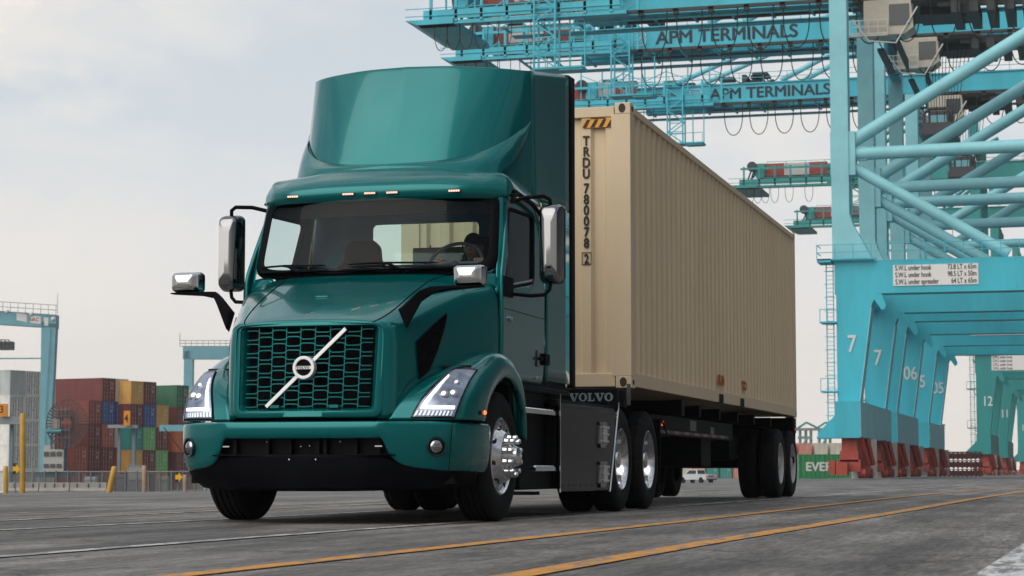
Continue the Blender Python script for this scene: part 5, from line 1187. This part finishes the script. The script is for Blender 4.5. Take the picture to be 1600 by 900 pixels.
# ================================================================ YARD, LEFT SIDE
_cm = {}
def cmat(nm, c): return mat('box_'+nm, tuple(min(.8, q*1.55) for q in c), .55, var=.14, vscale=1.3, stretch=(1, 1, .35), dirt=.35 if nm == 'reefer' else .12)
CC = {'maroon': (.10, .022, .022), 'brick': (.24, .065, .045), 'rust red': (.17, .04, .03), 'blue': (.025, .06, .19), 'yellow': (.42, .23, .06), 'cream': (.42, .40, .33), 'dark green': (.02, .095, .05), 'teal': (.015, .17, .15), 'light green': (.12, .30, .10), 'orange': (.42, .10, .035), 'reefer': (.55, .54, .50), 'grey': (.33, .36, .36), 'beige': (.36, .31, .23), 'evergreen': (.012, .15, .05), 'pink': (.42, .16, .13)}
def proto(colname, Lc, H=2.896):
    key = (colname, Lc, H)
    if key in _cm: return _cm[key]
    W_ = 2.438; c = cmat(colname, CC[colname])
    m = MB(); st = corr(0, Lc-.4, 0, 0, 0, .045, .55)
    for x, sg in ((0, 1), (W_, -1)): m.grid([[(x+sg*(.02+d), .2+s_, z) for s_, d in st] for z in (.15, H-.1)])
    m.box((.05, .05, H-.06), (W_-.05, Lc-.05, H-.03)); m.box((.1, Lc-.06, .1), (W_-.1, Lc-.03, H-.1)); m.box((.05, .1, .1), (W_-.05, Lc-.1, .14))
    for x in (0, W_-.14):
        for y in (0, Lc-.16): m.box((x, y, 0), (x+.14, y+.16, H))
        m.box((x+.01, .1, 0), (x+.12, Lc-.1, .16)); m.box((x+.01, .1, H-.1), (x+.12, Lc-.1, H-.005))
    for y in (.01, Lc-.12): m.box((.1, y, 0), (W_-.1, y+.1, .14)); m.box((.1, y, H-.13), (W_-.1, y+.1, H-.002))
    body = m.build('body', c, None, smooth=0, weld=False); bm_ = body.data
    m = MB(); m.box((.15, .04, .14), (W_-.15, .07, H-.13))
    if colname == 'reefer':
        m.cur = 1
        for x in (.22, .62, 1.02, 1.42, 1.82, 2.12): m.box((x, .03, .16), (x+.06, .045, H-.14))
        
        m.cur = 2
        for i in range(9): a = .2+random.random()*1.9; b_ = .3+random.random()*2.2; m.box((a, .025, b_), (a+.10, .035, b_+.14))
        d = m.build('door', [c, mat('box_streak', (.13, .09, .065), .8), mat('box_rust', (.30, .12, .04), .8)], None, smooth=0, weld=False)
    else:
        d = m.build('door', c, None, smooth=0, weld=False)
        pass
    dm = d.data
    m = MB()
    for x in (.40, .88, 1.52, 2.0): m.tube([(x, .0, .12), (x, .0, H-.12)], .028, 5); [m.box((x-.09, -.03, z), (x+.09, .02, z+.09)) for z in (.5, 1.05, 1.9, 2.35)]
    m.box((1.55, .0, 1.5), (1.95, .02, 1.85)) ; m.box((1.6, .0, 2.1), (2.1, .02, 2.3))
    r_ = m.build('locking_bars', mat('bar_'+colname, tuple(min(.6, v*1.3+.24) for v in CC[colname]), .5), None, smooth=0, weld=False)
    out = (bm_, dm, r_.data)
    for o in (body, d, r_): bpy.data.objects.remove(o)
    _cm[key] = out; return out
def box_at(P, ang, colname, Lc, label, group, H=2.896):
    me = proto(colname, Lc, H)
    root = bpy.data.objects.new('shipping_container', None); root.location = P; root.rotation_euler = (0, 0, ang); COL.objects.link(root); tag(root, label, 'container', group)
    b_ = bpy.data.objects.new('body', me[0]); d = bpy.data.objects.new('door', me[1]); l = bpy.data.objects.new('locking_bars', me[2])
    for o in (b_, d): COL.objects.link(o); o.parent = root
    COL.objects.link(l); l.parent = d
    return root
RV = Vector((math.cos(YAW), math.sin(YAW), 0)); FV = Vector((-math.sin(YAW), math.cos(YAW), 0))
def gpt(u, D): p = at(u, 736, D); return Vector((p.x, p.y, gz(p.x, p.y)))
def block(u, D, a, columns, place, group, ztop=None, H=2.896, Lc=12.19, first=0):
    e1 = RV*math.sin(a)+FV*math.cos(a); ang = math.atan2(e1.y, e1.x); P = gpt(u, D); P.z = ztop-H*max(len(c) for c in columns)
    ordn = ['bottom', 'second', 'third', 'fourth', 'fifth', 'sixth']
    for k, colm in enumerate(columns):
        n = len(colm)
        for t, cn in enumerate(colm):
            if not cn: continue
            nm = {'reefer': 'rust-streaked white', 'evergreen': 'green'}.get(cn, cn)
            cw = ['leftmost', 'second', 'third', 'fourth', 'fifth', 'sixth', 'seventh', 'eighth', 'ninth', 'tenth', 'eleventh', 'twelfth', 'thirteenth', 'fourteenth', 'fifteenth', 'sixteenth', 'seventeenth', 'eighteenth'][k]
            tier = 'top tier' if t == n-1 else ordn[t]+' tier'
            box_at(P+e1*2.56*k+Vector((0, 0, H*t)), ang, cn, Lc, f'{nm} container, {tier}, {cw} column, {place}', group, H)
G1 = 'containers stacked behind the yard fence'
block(13, 242, rad(31), [['reefer', 'reefer', 'reefer', 'reefer', 'grey'], ['reefer']*5, ['reefer']*5], 'white stack at left edge', G1, ztop=12.15)
block(137, 258, rad(29), [['maroon', 'maroon', 'maroon', 'rust red'], ['brick', 'maroon', 'brick', 'blue', 'maroon'], ['rust red', 'rust red', 'cream', 'blue', 'cream']], 'stack behind the reel', G1, ztop=12.05)
block(116, 254, rad(29), [['brick', 'brick']], 'low stack beside the reel', G1, ztop=3.45)
block(203, 262, rad(29), [['maroon', 'yellow', 'teal', 'maroon', 'yellow'], ['maroon', 'maroon', 'light green', 'blue', 'maroon'], ['yellow', 'light green', 'maroon', 'yellow']], 'stack behind lane sign', G1, ztop=11.75)
block(275, 270, rad(29), [['maroon', 'maroon', 'orange', 'maroon', 'dark green']], 'stack beside the truck', G1, ztop=11.55)
block(302, 276, rad(29), [['beige', 'brick', 'beige', 'maroon', 'beige']], 'stack behind the headlight', G1, ztop=11.2)
# lettering on two of them
def on_side(u, D, a, k, t, ztop, n, s, size, m_, off, zoff, H=2.896):
    e1 = RV*math.sin(a)+FV*math.cos(a); l = -RV*math.cos(a)+FV*math.sin(a); P = gpt(u, D); P.z = ztop-H*n
    p = P+e1*(2.56*k-.02)+Vector((0, 0, H*t+zoff))+l*off
    tgt = [o for o in bpy.data.objects if o.type == 'EMPTY' and o.parent is None and o.name.startswith('shipping_container') and (o.location-(P+e1*2.56*k+Vector((0, 0, H*t)))).length < .05][0]
    o = text('lettering', s, (0, 0, 0), '-y', size, m_, None, .01, .02, .9); o.parent = tgt; o.location = (-.03, off, zoff); o.rotation_euler = (math.pi/2, 0, -math.pi/2)
on_side(275, 270, rad(29), 0, 4, 11.55, 5, 'C A I', 1.5, WHITE, 8.8, .9)
on_side(275, 270, rad(29), 0, 2, 11.55, 5, 'yd', 1.9, LETTER, 8.9, .7)
# far rows seen beneath the trailer and behind its tail
random.seed(21)
pal = ['brick', 'blue', 'beige', 'pink', 'cream', 'dark green', 'maroon', 'yellow', 'teal', 'orange', 'grey']
e_ang = rad(60)
cols_ = [[random.choice(pal), random.choice(pal)] for k in range(14)]
def row(u0, D, step, cols_, place, group, zb0=None):
    for k, c in enumerate(cols_):
        P = gpt(u0+k*step, D); 
        if zb0 is not None: P.z = zb0
        for t, cn in enumerate(c):
            cw = ['leftmost', 'second', 'third', 'fourth', 'fifth', 'sixth', 'seventh', 'eighth', 'ninth', 'tenth', 'eleventh', 'twelfth', 'thirteenth', 'fourteenth', 'fifteenth', 'sixteenth'][k]
            box_at(P+Vector((0, 0, 2.6*t)), YAW+rad(4), cn, 6.06, f'{cn} container, {["bottom", "second", "third"][t]} tier, {cw} column, {place}', group, 2.6)
row(1020, 420, 21, cols_[:9], 'row seen under trailer', 'distant containers seen under the trailer')
row(1224, 400, 25, [['beige', 'yellow', 'beige'], ['dark green', 'dark green', 'pink'], ['cream', 'grey', 'cream'], ['beige', 'blue', 'cream'], ['cream', 'beige']], 'row above green container', 'distant containers behind the green one', -2.0)
# green lettered container standing on the quay
P = at(1244, 748, 250); ev = box_at(P+FV*0, YAW+math.pi/2+0, 'evergreen', 12.19, 'green container with white lettering standing on the quay behind the trailer', None)
ev.rotation_euler = (0, 0, YAW+math.pi/2+math.pi); ev.location = P
# local +y now runs right along the picture, its long side faces the camera
E2 = ev.matrix_basis
ev.rotation_euler = (0, 0, YAW-math.pi/2)
o = text('lettering', 'EVERGREEN', (0, 0, 0), '-y', 1.45, WHITE, None, .01, 0, 1.0, bold=.06); o.parent = ev; o.location = (2.438+.02, .8, .95); o.rotation_euler = (math.pi/2, 0, math.pi/2)

# gantry cranes of the yard
PALE = mat('gantry_blue', (.17, .40, .48), .5, var=.08, vscale=.7)
def local(u, D):
    P = gpt(u, D)
    def f(a, b, z): return tuple(P+RV*a+FV*b+Vector((0, 0, z-P.z)))
    return P, f
P, f = local(61, 232)
ya = thing('gantry_crane', 'pale blue rubber tyred yard gantry crane towering over the white stack at left', 'crane', tuple(P))
px = 232/3260
def zz(v): return .393+(736.4-v)*px
m = MB(); vs = [f(0, 0, zz(745)), f(15*px, 0, zz(745)), f(22*px, 0, zz(505)), f(-1*px, 0, zz(505))]; vb = [f(0, 1.3, zz(745)), f(15*px, 1.3, zz(745)), f(22*px, 1.3, zz(505)), f(-1*px, 1.3, zz(505))]
m.add(vs+vb, [(0, 1, 2, 3), (7, 6, 5, 4), (0, 4, 5, 1), (1, 5, 6, 2), (2, 6, 7, 3), (3, 7, 4, 0)]); m.build('leg', PALE, ya, smooth=0)
m = MB(); m.add([f(-12, 0, zz(478)), f(22*px, 0, zz(491)), f(22*px, 0, zz(512)), f(-12, 0, zz(500))]+[f(-12, 1.6, zz(478)), f(22*px, 1.6, zz(491)), f(22*px, 1.6, zz(512)), f(-12, 1.6, zz(500))], [(3, 2, 1, 0), (4, 5, 6, 7), (0, 1, 5, 4), (1, 2, 6, 5), (2, 3, 7, 6), (3, 0, 4, 7)])
gb = m.build('beam', PALE, ya, smooth=0)
m = MB(); m.add([f(-40*px, -.03, zz(488)), f(-24*px, -.03, zz(491)), f(-24*px, -.03, zz(503)), f(-40*px, -.03, zz(500))], [(3, 2, 1, 0)]); m.add([f(-18*px, -.03, zz(492)), f(-2*px, -.03, zz(494)), f(-2*px, -.03, zz(506)), f(-18*px, -.03, zz(504))], [(3, 2, 1, 0)]); m.add([f(3*px, -.03, zz(495)), f(10*px, -.03, zz(496)), f(10*px, -.03, zz(509)), f(3*px, -.03, zz(508))], [(3, 2, 1, 0)]); m.build('sign_panel', WHITE, gb, smooth=0)
for t_, uu, vv in (('NRC', 45, 502), ('6', 65.5, 507)):
    p = at(uu, vv, 231.6); text('lettering', t_, p, YAW, .55, mat('sign_red', (.4, .03, .03), .6) if t_ == 'NRC' else LETTER, gb, .004, .01)
m = MB()
for h in (0, .55, 1.1): m.tube([f(-12, -.3, zz(480)+h), f(24*px, -.3, zz(492)+h)], .035, 5)
for i in range(17): a = -12+i*.85; m.tube([f(a, -.3, zz(480)-(a+12)*.062), f(a, -.3, zz(480)-(a+12)*.062+1.1)], .03, 5)
m.tube([f(24*px, 0, zz(490)), f(24*px, 0, zz(458))], .03, 5); m.build('railing', FENCEG, ya)
m = MB()
for uu, vv in ((11, 487), (49, 491), (83, 499)): m.sphere(at(uu, vv, 231), .26, 12, 8)
m.build('floodlight', mat('lamp_off', (.6, .62, .66), .3), ya)
m = MB(); m.tube([f(-12, .4, zz(560)), f(0, .4, zz(559.5))], .09, 6); m.tube([f(14*px, -.2, zz(512)), f(9*px, -.2, zz(640)), f(9*px, -.2, zz(700))], .05, 5); m.build('brace', PALE, ya)
m = MB(); m.box(*[Vector(q) for q in ((0, 0, 0), (.01, .01, .01))]) if False else None
P_c = at(84, 736, 228)
def obox(mb, u0, u1, v0, v1, D, dep):   # upright box whose front face spans these bearings and heights at distance D
    a, b = at(u0, 736, D), at(u1, 736, D); z0, z1 = .393+(736.4-v1)*D/3260, .393+(736.4-v0)*D/3260
    q = [a, b, b+FV*dep, a+FV*dep]; mb.add([(p.x, p.y, z) for z in (z0, z1) for p in q], [(0, 3, 2, 1), (4, 5, 6, 7), (0, 1, 5, 4), (1, 2, 6, 5), (2, 3, 7, 6), (3, 0, 4, 7)]); return mb
m = MB(); obox(m, 67, 99, 702, 736, 229, 2.0); obox(m, 68, 78, 696, 702, 229, 1); eh = m.build('power_cabinet', mat('cabinet_grey', (.42, .43, .41), .5), ya, smooth=0)
m = MB()
for r_ in (0, 1):
    for c_ in range(3): obox(m, 68+c_*10, 76+c_*10, 706+r_*19, 713+r_*18, 228.9, .03)
m.build('vent_panel', GREYP, eh, smooth=0)
m = MB(); obox(m, 56, 112, 738, 746, 230, 1.2); obox(m, 98, 104, 690, 745, 229.5, .3); m.build('lower_beam', mat('gantry_dark', (.05, .11, .16), .6), ya, smooth=0)
# cable reel: spoked wheel standing on the crane's side
RC = at(104, 662, 229.3); rr_ = 38*229/3260
m = MB()
for k in range(44):
    a = 2*math.pi*k/44; d_ = RV*math.cos(a)*.80+FV*math.cos(a)*.12+Vector((0, 0, math.sin(a)))
    m.tube([RC+d_*.7, RC+d_*rr_], .065, 4)
for rad_ in (rr_, 1.5, .7): m.tube([RC+(RV*math.cos(a)*.80+FV*math.cos(a)*.12+Vector((0, 0, math.sin(a))))*rad_ for a in [2*math.pi*k/48 for k in range(48)]], .06, 5, closed=True)
rl = m.build('cable_reel', mat('reel_steel', (.10, .075, .075), .6), ya)
m = MB(); obox(m, 77, 92, 655, 670, 228.6, 1.0); m.build('reel_motor', mat('motor_grey', (.30, .27, .24), .6), rl, smooth=0)
m = MB(); m.tube([at(73, 674, 228.5), at(96, 674, 228.5)], .22, 8); m.build('reel_arm', mat('reel_teal', (.03, .25, .28), .5), rl)
m = MB()
for uu in (90, 96, 102, 108): m.tube([at(uu, 636, 228.9), at(uu, 700, 228.9)], .04, 4)
for vv in (640, 650, 660, 672, 684): m.tube([at(88, vv, 228.9), at(110, vv, 228.9)], .035, 4)
m.build('reel_ladder', FENCEG, rl)
m = MB(); obox(m, -6, 14, 533, 546, 240, 1.5)
for vv in (531, 538, 546): m.tube([at(-4, vv, 239), at(14, vv, 239)], .06, 5)
for uu in (2, 8, 14): m.tube([at(uu, 531, 239), at(uu, 547, 239)], .06, 5)
m.build('trolley_platform', GREYP, ya)
P, f = local(285, 330)
yb_ = thing('gantry_crane', 'pale blue yard gantry crane further back, just left of the truck hood', 'crane', tuple(P))
m = MB(); obox(m, 285, 299, 548, 745, 330, 1.5); m.build('leg', PALE, yb_, smooth=0)
m = MB(); obox(m, 283, 500, 541, 561, 330, 1.6); m.build('beam', PALE, yb_, smooth=0)
m = MB()
for vv in (532, 536.5, 541): m.tube([at(281, vv, 329), at(480, vv, 329)], .05, 5)
for i in range(22): m.tube([at(281+i*9, 532, 329), at(281+i*9, 541, 329)], .04, 4)
m.tube([at(281, 520, 329), at(281, 541, 329)], .05, 4); m.build('railing', FENCEG, yb_)

# yard boundary: barrier, fence, lane gates, posts
CONC = mat('concrete', (.30, .29, .27), .8, var=.2, vscale=2, dirt=.1)
YEL = mat('post_yellow', (.55, .32, .05), .5, var=.12, vscale=3, dirt=.2)
TANP = mat('post_tan', (.42, .27, .18), .7, var=.15)
def chainlink():
    m = bpy.data.materials.new('chainlink'); m.use_nodes = True; t = m.node_tree
    for n in list(t.nodes): t.nodes.remove(n)
    tr = nd(t, 'ShaderNodeBsdfTransparent'); df = nd(t, 'ShaderNodeBsdfDiffuse'); df.inputs[0].default_value = (.16, .17, .18, 1); mx = nd(t, 'ShaderNodeMixShader'); mx.inputs[0].default_value = .42; o = nd(t, 'ShaderNodeOutputMaterial')
    t.links.new(tr.outputs[0], mx.inputs[1]); t.links.new(df.outputs[0], mx.inputs[2]); t.links.new(mx.outputs[0], o.inputs[0]); return m
DF = 118
def vz(v, D=DF): return .393+(736.4-v)*D/3260
segs = [(14, 62), (62, 110), (110, 168)]
for i, (a, b_) in enumerate(segs):
    P = gpt((a+b_)/2, DF); m = MB(); A, B_ = at(a+.6, 736, DF), at(b_-.6, 736, DF)
    zl_, zh = vz(768.5), vz(754)
    prof = [(-.28, zl_), (-.28, zl_+.08), (-.12, zl_+.24), (-.08, zh), (.08, zh), (.12, zl_+.24), (.28, zl_+.08), (.28, zl_)]
    vs = [(p+FV*o).to_tuple()[:2]+(z,) for p in (A, B_) for o, z in prof]; n = len(prof)
    m.add(vs, [tuple(range(n)), tuple(range(n, 2*n))[::-1]]+[(j, (j+1) % n, n+(j+1) % n, n+j) for j in range(n)])
    o = m.build('concrete_barrier', CONC, None, smooth=0, bevel=.02); tag(o, ['left', 'middle', 'right'][i]+'most pale concrete road barrier below the chain link fence' if i != 1 else 'middle one of three pale concrete road barriers below the fence', 'barrier', 'concrete barriers along the yard fence')
    m = MB()
    for j in range(3): p = A.lerp(B_, (j+.6)/3.2)-FV*.12; m = MB(); m.box((p.x-.02, p.y-.02, zl_+.05), (p.x+.03, p.y+.03, zh-.06)); m.build('drain_slot', DARKS, o)
    
fn = thing('chain_link_fence', 'grey chain link fence with posts running along the edge of the container yard', 'fence', tuple(gpt(150, DF+1)))
m = MB(); A, B_ = at(-30, 736, DF+1), at(320, 736, DF+1); m.add([(A.x, A.y, vz(768, DF+1)), (B_.x, B_.y, vz(768, DF+1)), (B_.x, B_.y, vz(737, DF+1)), (A.x, A.y, vz(737, DF+1))], [(0, 1, 2, 3)]); m.build('wire_mesh', chainlink(), fn, smooth=0)
for i in range(19):
    uu = -20+i*18; m = MB(); p, q = at(uu, 768, DF+.9), at(uu, 735, DF+.9); m.tube([p, q], .045, 6); m.build('post', FENCEG, fn)
m = MB(); m.tube([at(-30, 737, DF+.9), at(320, 737, DF+.9)], .03, 5); m.build('top_rail', FENCEG, fn)
def post(u0, u1, v0, v1, D, m_, label, lean=0, name='bollard', cat='bollard'):
    mb = MB(); r = (u1-u0)/2*D/3260; c = (u0+u1)/2; lo, hi = at(c-lean/2, v1, D), at(c+lean/2, v0, D)
    mb.tube([lo, lo.lerp(hi, .5), hi-(hi-lo).normalized()*r*.4, hi], [r, r, r, r*.7], 14); o = mb.build(name, m_, None, smooth=50); return tag(o, label, cat)
post(31, 39.5, 646, 773, 112, YEL, 'tall yellow post at the end of the overhead lane beam at left')
post(5, 12.5, 728, 773, 111, YEL, 'short thick yellow bollard near the left edge of the picture')
post(170, 179, 729, 770, 112, YEL, 'yellow bollard leaning to the right beside the concrete barriers', lean=9)
post(222, 229, 728, 770, 113, TANP, 'tan pole standing in front of the grey gate panel')
post(286, 292, 742, 768, 113, TANP, 'short tan pole beside the truck bumper')
def lane_gate(label, beam, cols, sign, num, D):
    P = gpt((beam[0]+beam[1])/2, D); g_ = thing('lane_gate', label, 'gate', tuple(P), 'overhead lane gates at the yard entrance')
    m = MB(); obox(m, *beam, D, .5); m.build('beam', mat('gate_grey', (.27, .30, .33), .5, var=.1), g_, smooth=0)
    for c in cols: m = MB(); obox(m, c[0], c[1], c[2], c[3], D+.6, .3); m.build('column', mat('gate_column', (.16, .22, .28), .5, var=.1), g_, smooth=0)
    m = MB(); obox(m, *sign, D-.3, .1); s_ = m.build('lane_sign', mat('sign_orange', (.75, .28, .02), .5), g_, smooth=0)
    p = at(sign[0]+2.2, sign[3]-6, D-.36); text('lettering', num, p, YAW, 16*D/3260, LETTER, s_, .004, .015, .75)
lane_gate('grey lane gate beam meeting the tall yellow post at the left edge', (-30, 31, 651, 663), [(14, 19, 663, 768)], (-3, 10, 631, 651), '3', 122)
lane_gate('T-shaped grey lane gate with an orange number sign, in front of the coloured stacks', (167, 213, 664, 669), [(183, 187, 669, 768), (205, 210, 669, 768)], (192, 202, 642, 665), '4', 122)
for (u0, v0, lab) in ((20, 724, 'yellow arrow on a black board beside the tall yellow post'), (274, 737, 'yellow arrow on a black board just left of the truck bumper')):
    D = 114; sg = thing('arrow_sign', lab, 'sign', tuple(gpt(u0+5, D)), 'yellow arrow signs along the fence')
    m = MB(); obox(m, u0, u0+6, v0, v0+17, D, .05); m.build('board', LETTER, sg, smooth=0)
    m = MB(); q = [at(u0+x, v0+y, D-.08) for x, y in ((0, 5), (5, 5), (5, 1), (11, 8.5), (5, 16), (5, 12), (0, 12))]; m.add(q+[p+FV*.04 for p in q], [tuple(range(7)), tuple(range(7, 14))[::-1]]+[(i, (i+1) % 7, 7+(i+1) % 7, 7+i) for i in range(7)]); m.build('arrow', mat('arrow_yellow', (.95, .50, .01), .5), sg, smooth=0)
    m = MB(); m.tube([at(u0+4, v0+17, D+.2), at(u0+4, 770, D+.2)], .04, 6); m.build('pole', FENCEG, sg)
m = MB(); obox(m, 199, 226, 727, 768, 120, .6); o = m.build('gate_panel', mat('gate_sheet', (.19, .20, .20), .6, var=.15, vscale=2), None, smooth=0, bevel=.02); tag(o, 'grey sheet metal cabinet behind the tan pole on the fence line', 'cabinet')
m = MB(); obox(m, 201, 224, 730, 750, 119.95, .02); m.build('cover_plate', mat('plate_pale', (.27, .27, .26), .6), o, smooth=0)
m = MB(); obox(m, 248, 330, 664, 674, 126, .5); o = m.build('overhead_beam', PALE, None, smooth=0); tag(o, 'pale blue horizontal beam crossing in front of the orange container', 'beam')
m = MB(); obox(m, 318, 322, 674, 768, 126, .4); m.build('column', PALE, o, smooth=0)
m = MB(); m.tube([at(256, 668, 125), at(284, 705, 125)], .03, 5); m.build('stay_rope', DARKS, o)
for i, (u0, u1, v0, v1, cn, lab) in enumerate([(232, 240, 738, 768, (.12, .13, .13), 'narrow dark grey cabinet right of the tan pole'), (245, 262, 745, 768, (.22, .23, .23), 'low grey utility box behind the fence'), (132, 150, 745, 754, (.40, .42, .44), 'small white utility box above the concrete barrier'), (180, 196, 741, 768, (.10, .11, .13), 'dark slatted gate panel right of the leaning bollard')]):
    m = MB(); obox(m, u0, u1, v0, v1, 121, .6); obox(m, u0+.8, u1-.8, v0+1.5, v0+6, 120.95, .04); o = m.build('utility_box', mat('ub%d' % i, cn, .6, var=.1), None, smooth=0, bevel=.03); tag(o, lab, 'cabinet')

# ================================================================ RIGHT AND FAR
m_hc = mat('hatch_maroon', (.085, .022, .022), .6, var=.25, vscale=.8)
for t, lab in enumerate(('bottom', 'middle', 'top')):
    D = 262; hc_ = MB(); v1 = 745-t*13.5; obox(hc_, 1440, 1536, v1-9.5, v1-1.5, D, 9)
    for k in range(14): obox(hc_, 1441+k*6.9, 1443.5+k*6.9, v1-11.8, v1+.6, D-.15, .3)
    obox(hc_, 1440, 1536, v1-12.2, v1-11, D-.1, 9)
    o = hc_.build('hatch_cover', m_hc, None, smooth=0); tag(o, f'{lab} of the three dark maroon ship hatch covers stacked between the cranes', 'hatch cover', 'stacked ship hatch covers')
for u, v, D, lab in ((1469.5, 630, 330, 'nearer tall floodlight mast seen between the blue and green cranes'), (1475, 665, 420, 'farther floodlight mast seen between the blue and green cranes')):
    t = thing('lamp_post', lab, 'lamp post', tuple(gpt(u, D)), 'floodlight masts')
    m = MB(); m.tube([at(u, 748, D), at(u, v, D)], [.22, .12], 8); m.build('pole', FENCEG, t)
    m = MB(); obox(m, u-3, u+3, v-2, v+1, D-.2, .6); m.build('lamp_head', GREYP, t)
# distant harbour cranes over the green container
for i, (u, D, lab) in enumerate(((1258, 950, 'left one of two tiny green cranes far beyond the green container'), (1288, 1000, 'right one of two tiny green cranes far beyond the green container'))):
    cr_ = thing('harbour_crane', lab, 'crane', tuple(at(u, 742, D)), 'tiny far off harbour cranes')
    for du in (-8, 1, 9): m = MB(); obox(m, u+du, u+du+3, 672, 742, D, 3); m.build('leg', GREEN, cr_, smooth=0)
    m = MB(); obox(m, u-14, u+24, 669, 673, D-2, 3); obox(m, u-10, u+12, 682, 686, D-1, 2); m.build('boom', GREEN if i else FENCEG, cr_, smooth=0)
    m = MB(); m.tube([at(u+2, 660, D), at(u-13, 670, D)], .5, 5); m.tube([at(u+2, 660, D), at(u+22, 670, D)], .5, 5); m.tube([at(u-6, 700, D), at(u+3, 686, D)], .6, 5); m.build('stay', GREEN, cr_)
# white pickup far off under the trailer
D = 272; P = gpt(1089, D)
pk = thing('pickup_truck', 'small white pickup truck seen from behind through the gap under the trailer', 'truck', tuple(P))
pa = YAW+rad(38); ex = Vector((math.cos(pa), math.sin(pa), 0)); ey = Vector((-math.sin(pa), math.cos(pa), 0))
M = Matrix(((ex.x, ey.x, 0, P.x), (ex.y, ey.y, 0, P.y), (0, 0, 1, P.z), (0, 0, 0, 1)))
PKW = mat('pickup_white', (.62, .65, .68), .3, coat=.6)
def mbM(): return MB()
m = MB(); b = MB()
b.prism([(-2.7, .45), (-2.7, 1.05), (-.9, 1.1), (-.9, 1.12), (1.6, 1.1), (2.65, .95), (2.7, .45)], 'x', -.92, .92); b2 = [Vector(v) for v in b.v]
m.add(b2, b.f, M); pbody = m.build('body', PKW, pk, smooth=0, bevel=.06)
m = MB(); b = MB()
lo_ = [(-.86, -.9, 1.1), (.86, -.9, 1.1), (.86, 1.5, 1.1), (-.86, 1.5, 1.1)]; hi_ = [(-.70, -.7, 1.78), (.70, -.7, 1.78), (.70, .75, 1.78), (-.70, .75, 1.78)]
m.add(lo_+hi_, [(0, 3, 2, 1), (4, 5, 6, 7), (0, 1, 5, 4), (1, 2, 6, 5), (2, 3, 7, 6), (3, 0, 4, 7)], M); cbp = m.build('cab', PKW, pk, smooth=0, bevel=.05)
m = MB(); m.add([(-.68, -.875, 1.2), (.68, -.875, 1.2), (.60, -.74, 1.68), (-.60, -.74, 1.68)], [(0, 1, 2, 3)], M)
for sx in (1, -1): m.add([(sx*.865, -.75, 1.2), (sx*.865, 1.15, 1.2), (sx*.73, .65, 1.68), (sx*.73, -.6, 1.68)], [(0, 1, 2, 3)], M)
m.build('window', CWIN, cbp, smooth=0)
for sx in (1, -1):
    for y in (-1.7, 1.75): b = MB(); b.lathe_x([(0, -.13), (.3, -.13), (.4, -.09), (.4, .09), (.3, .13), (0, .13)], y, .4, 20, 1, sx*.84); m = MB(); m.add(b.v, b.f, M); m.build('wheel', RUB, pk)
    m = MB(); m.box((sx*.93, -2.72, .75), (sx*.74, -2.69, 1.02)); q = MB(); q.add(m.v, m.f, M); q.build('tail_light', REDL, pk)
m = MB(); m.box((-.85, -2.82, .42), (.85, -2.70, .62)); m.box((-.5, -2.715, .82), (.5, -2.70, 1.0)); q = MB(); q.add(m.v, m.f, M); q.build('bumper', GREYP, pk)

# ================================================================ AIR
hm_ = bpy.data.materials.new('haze'); hm_.use_nodes = True; t = hm_.node_tree
for n in list(t.nodes): t.nodes.remove(n)
pv = nd(t, 'ShaderNodeVolumePrincipled'); pv.inputs['Color'].default_value = (.86, .90, .93, 1); pv.inputs['Density'].default_value = .0002
o = nd(t, 'ShaderNodeOutputMaterial'); t.links.new(pv.outputs[0], o.inputs['Volume'])
m = MB(); m.box((-900, -60, -14), (900, 1300, 80)); tag(m.build('haze', hm_, None, smooth=0), kind='stuff')
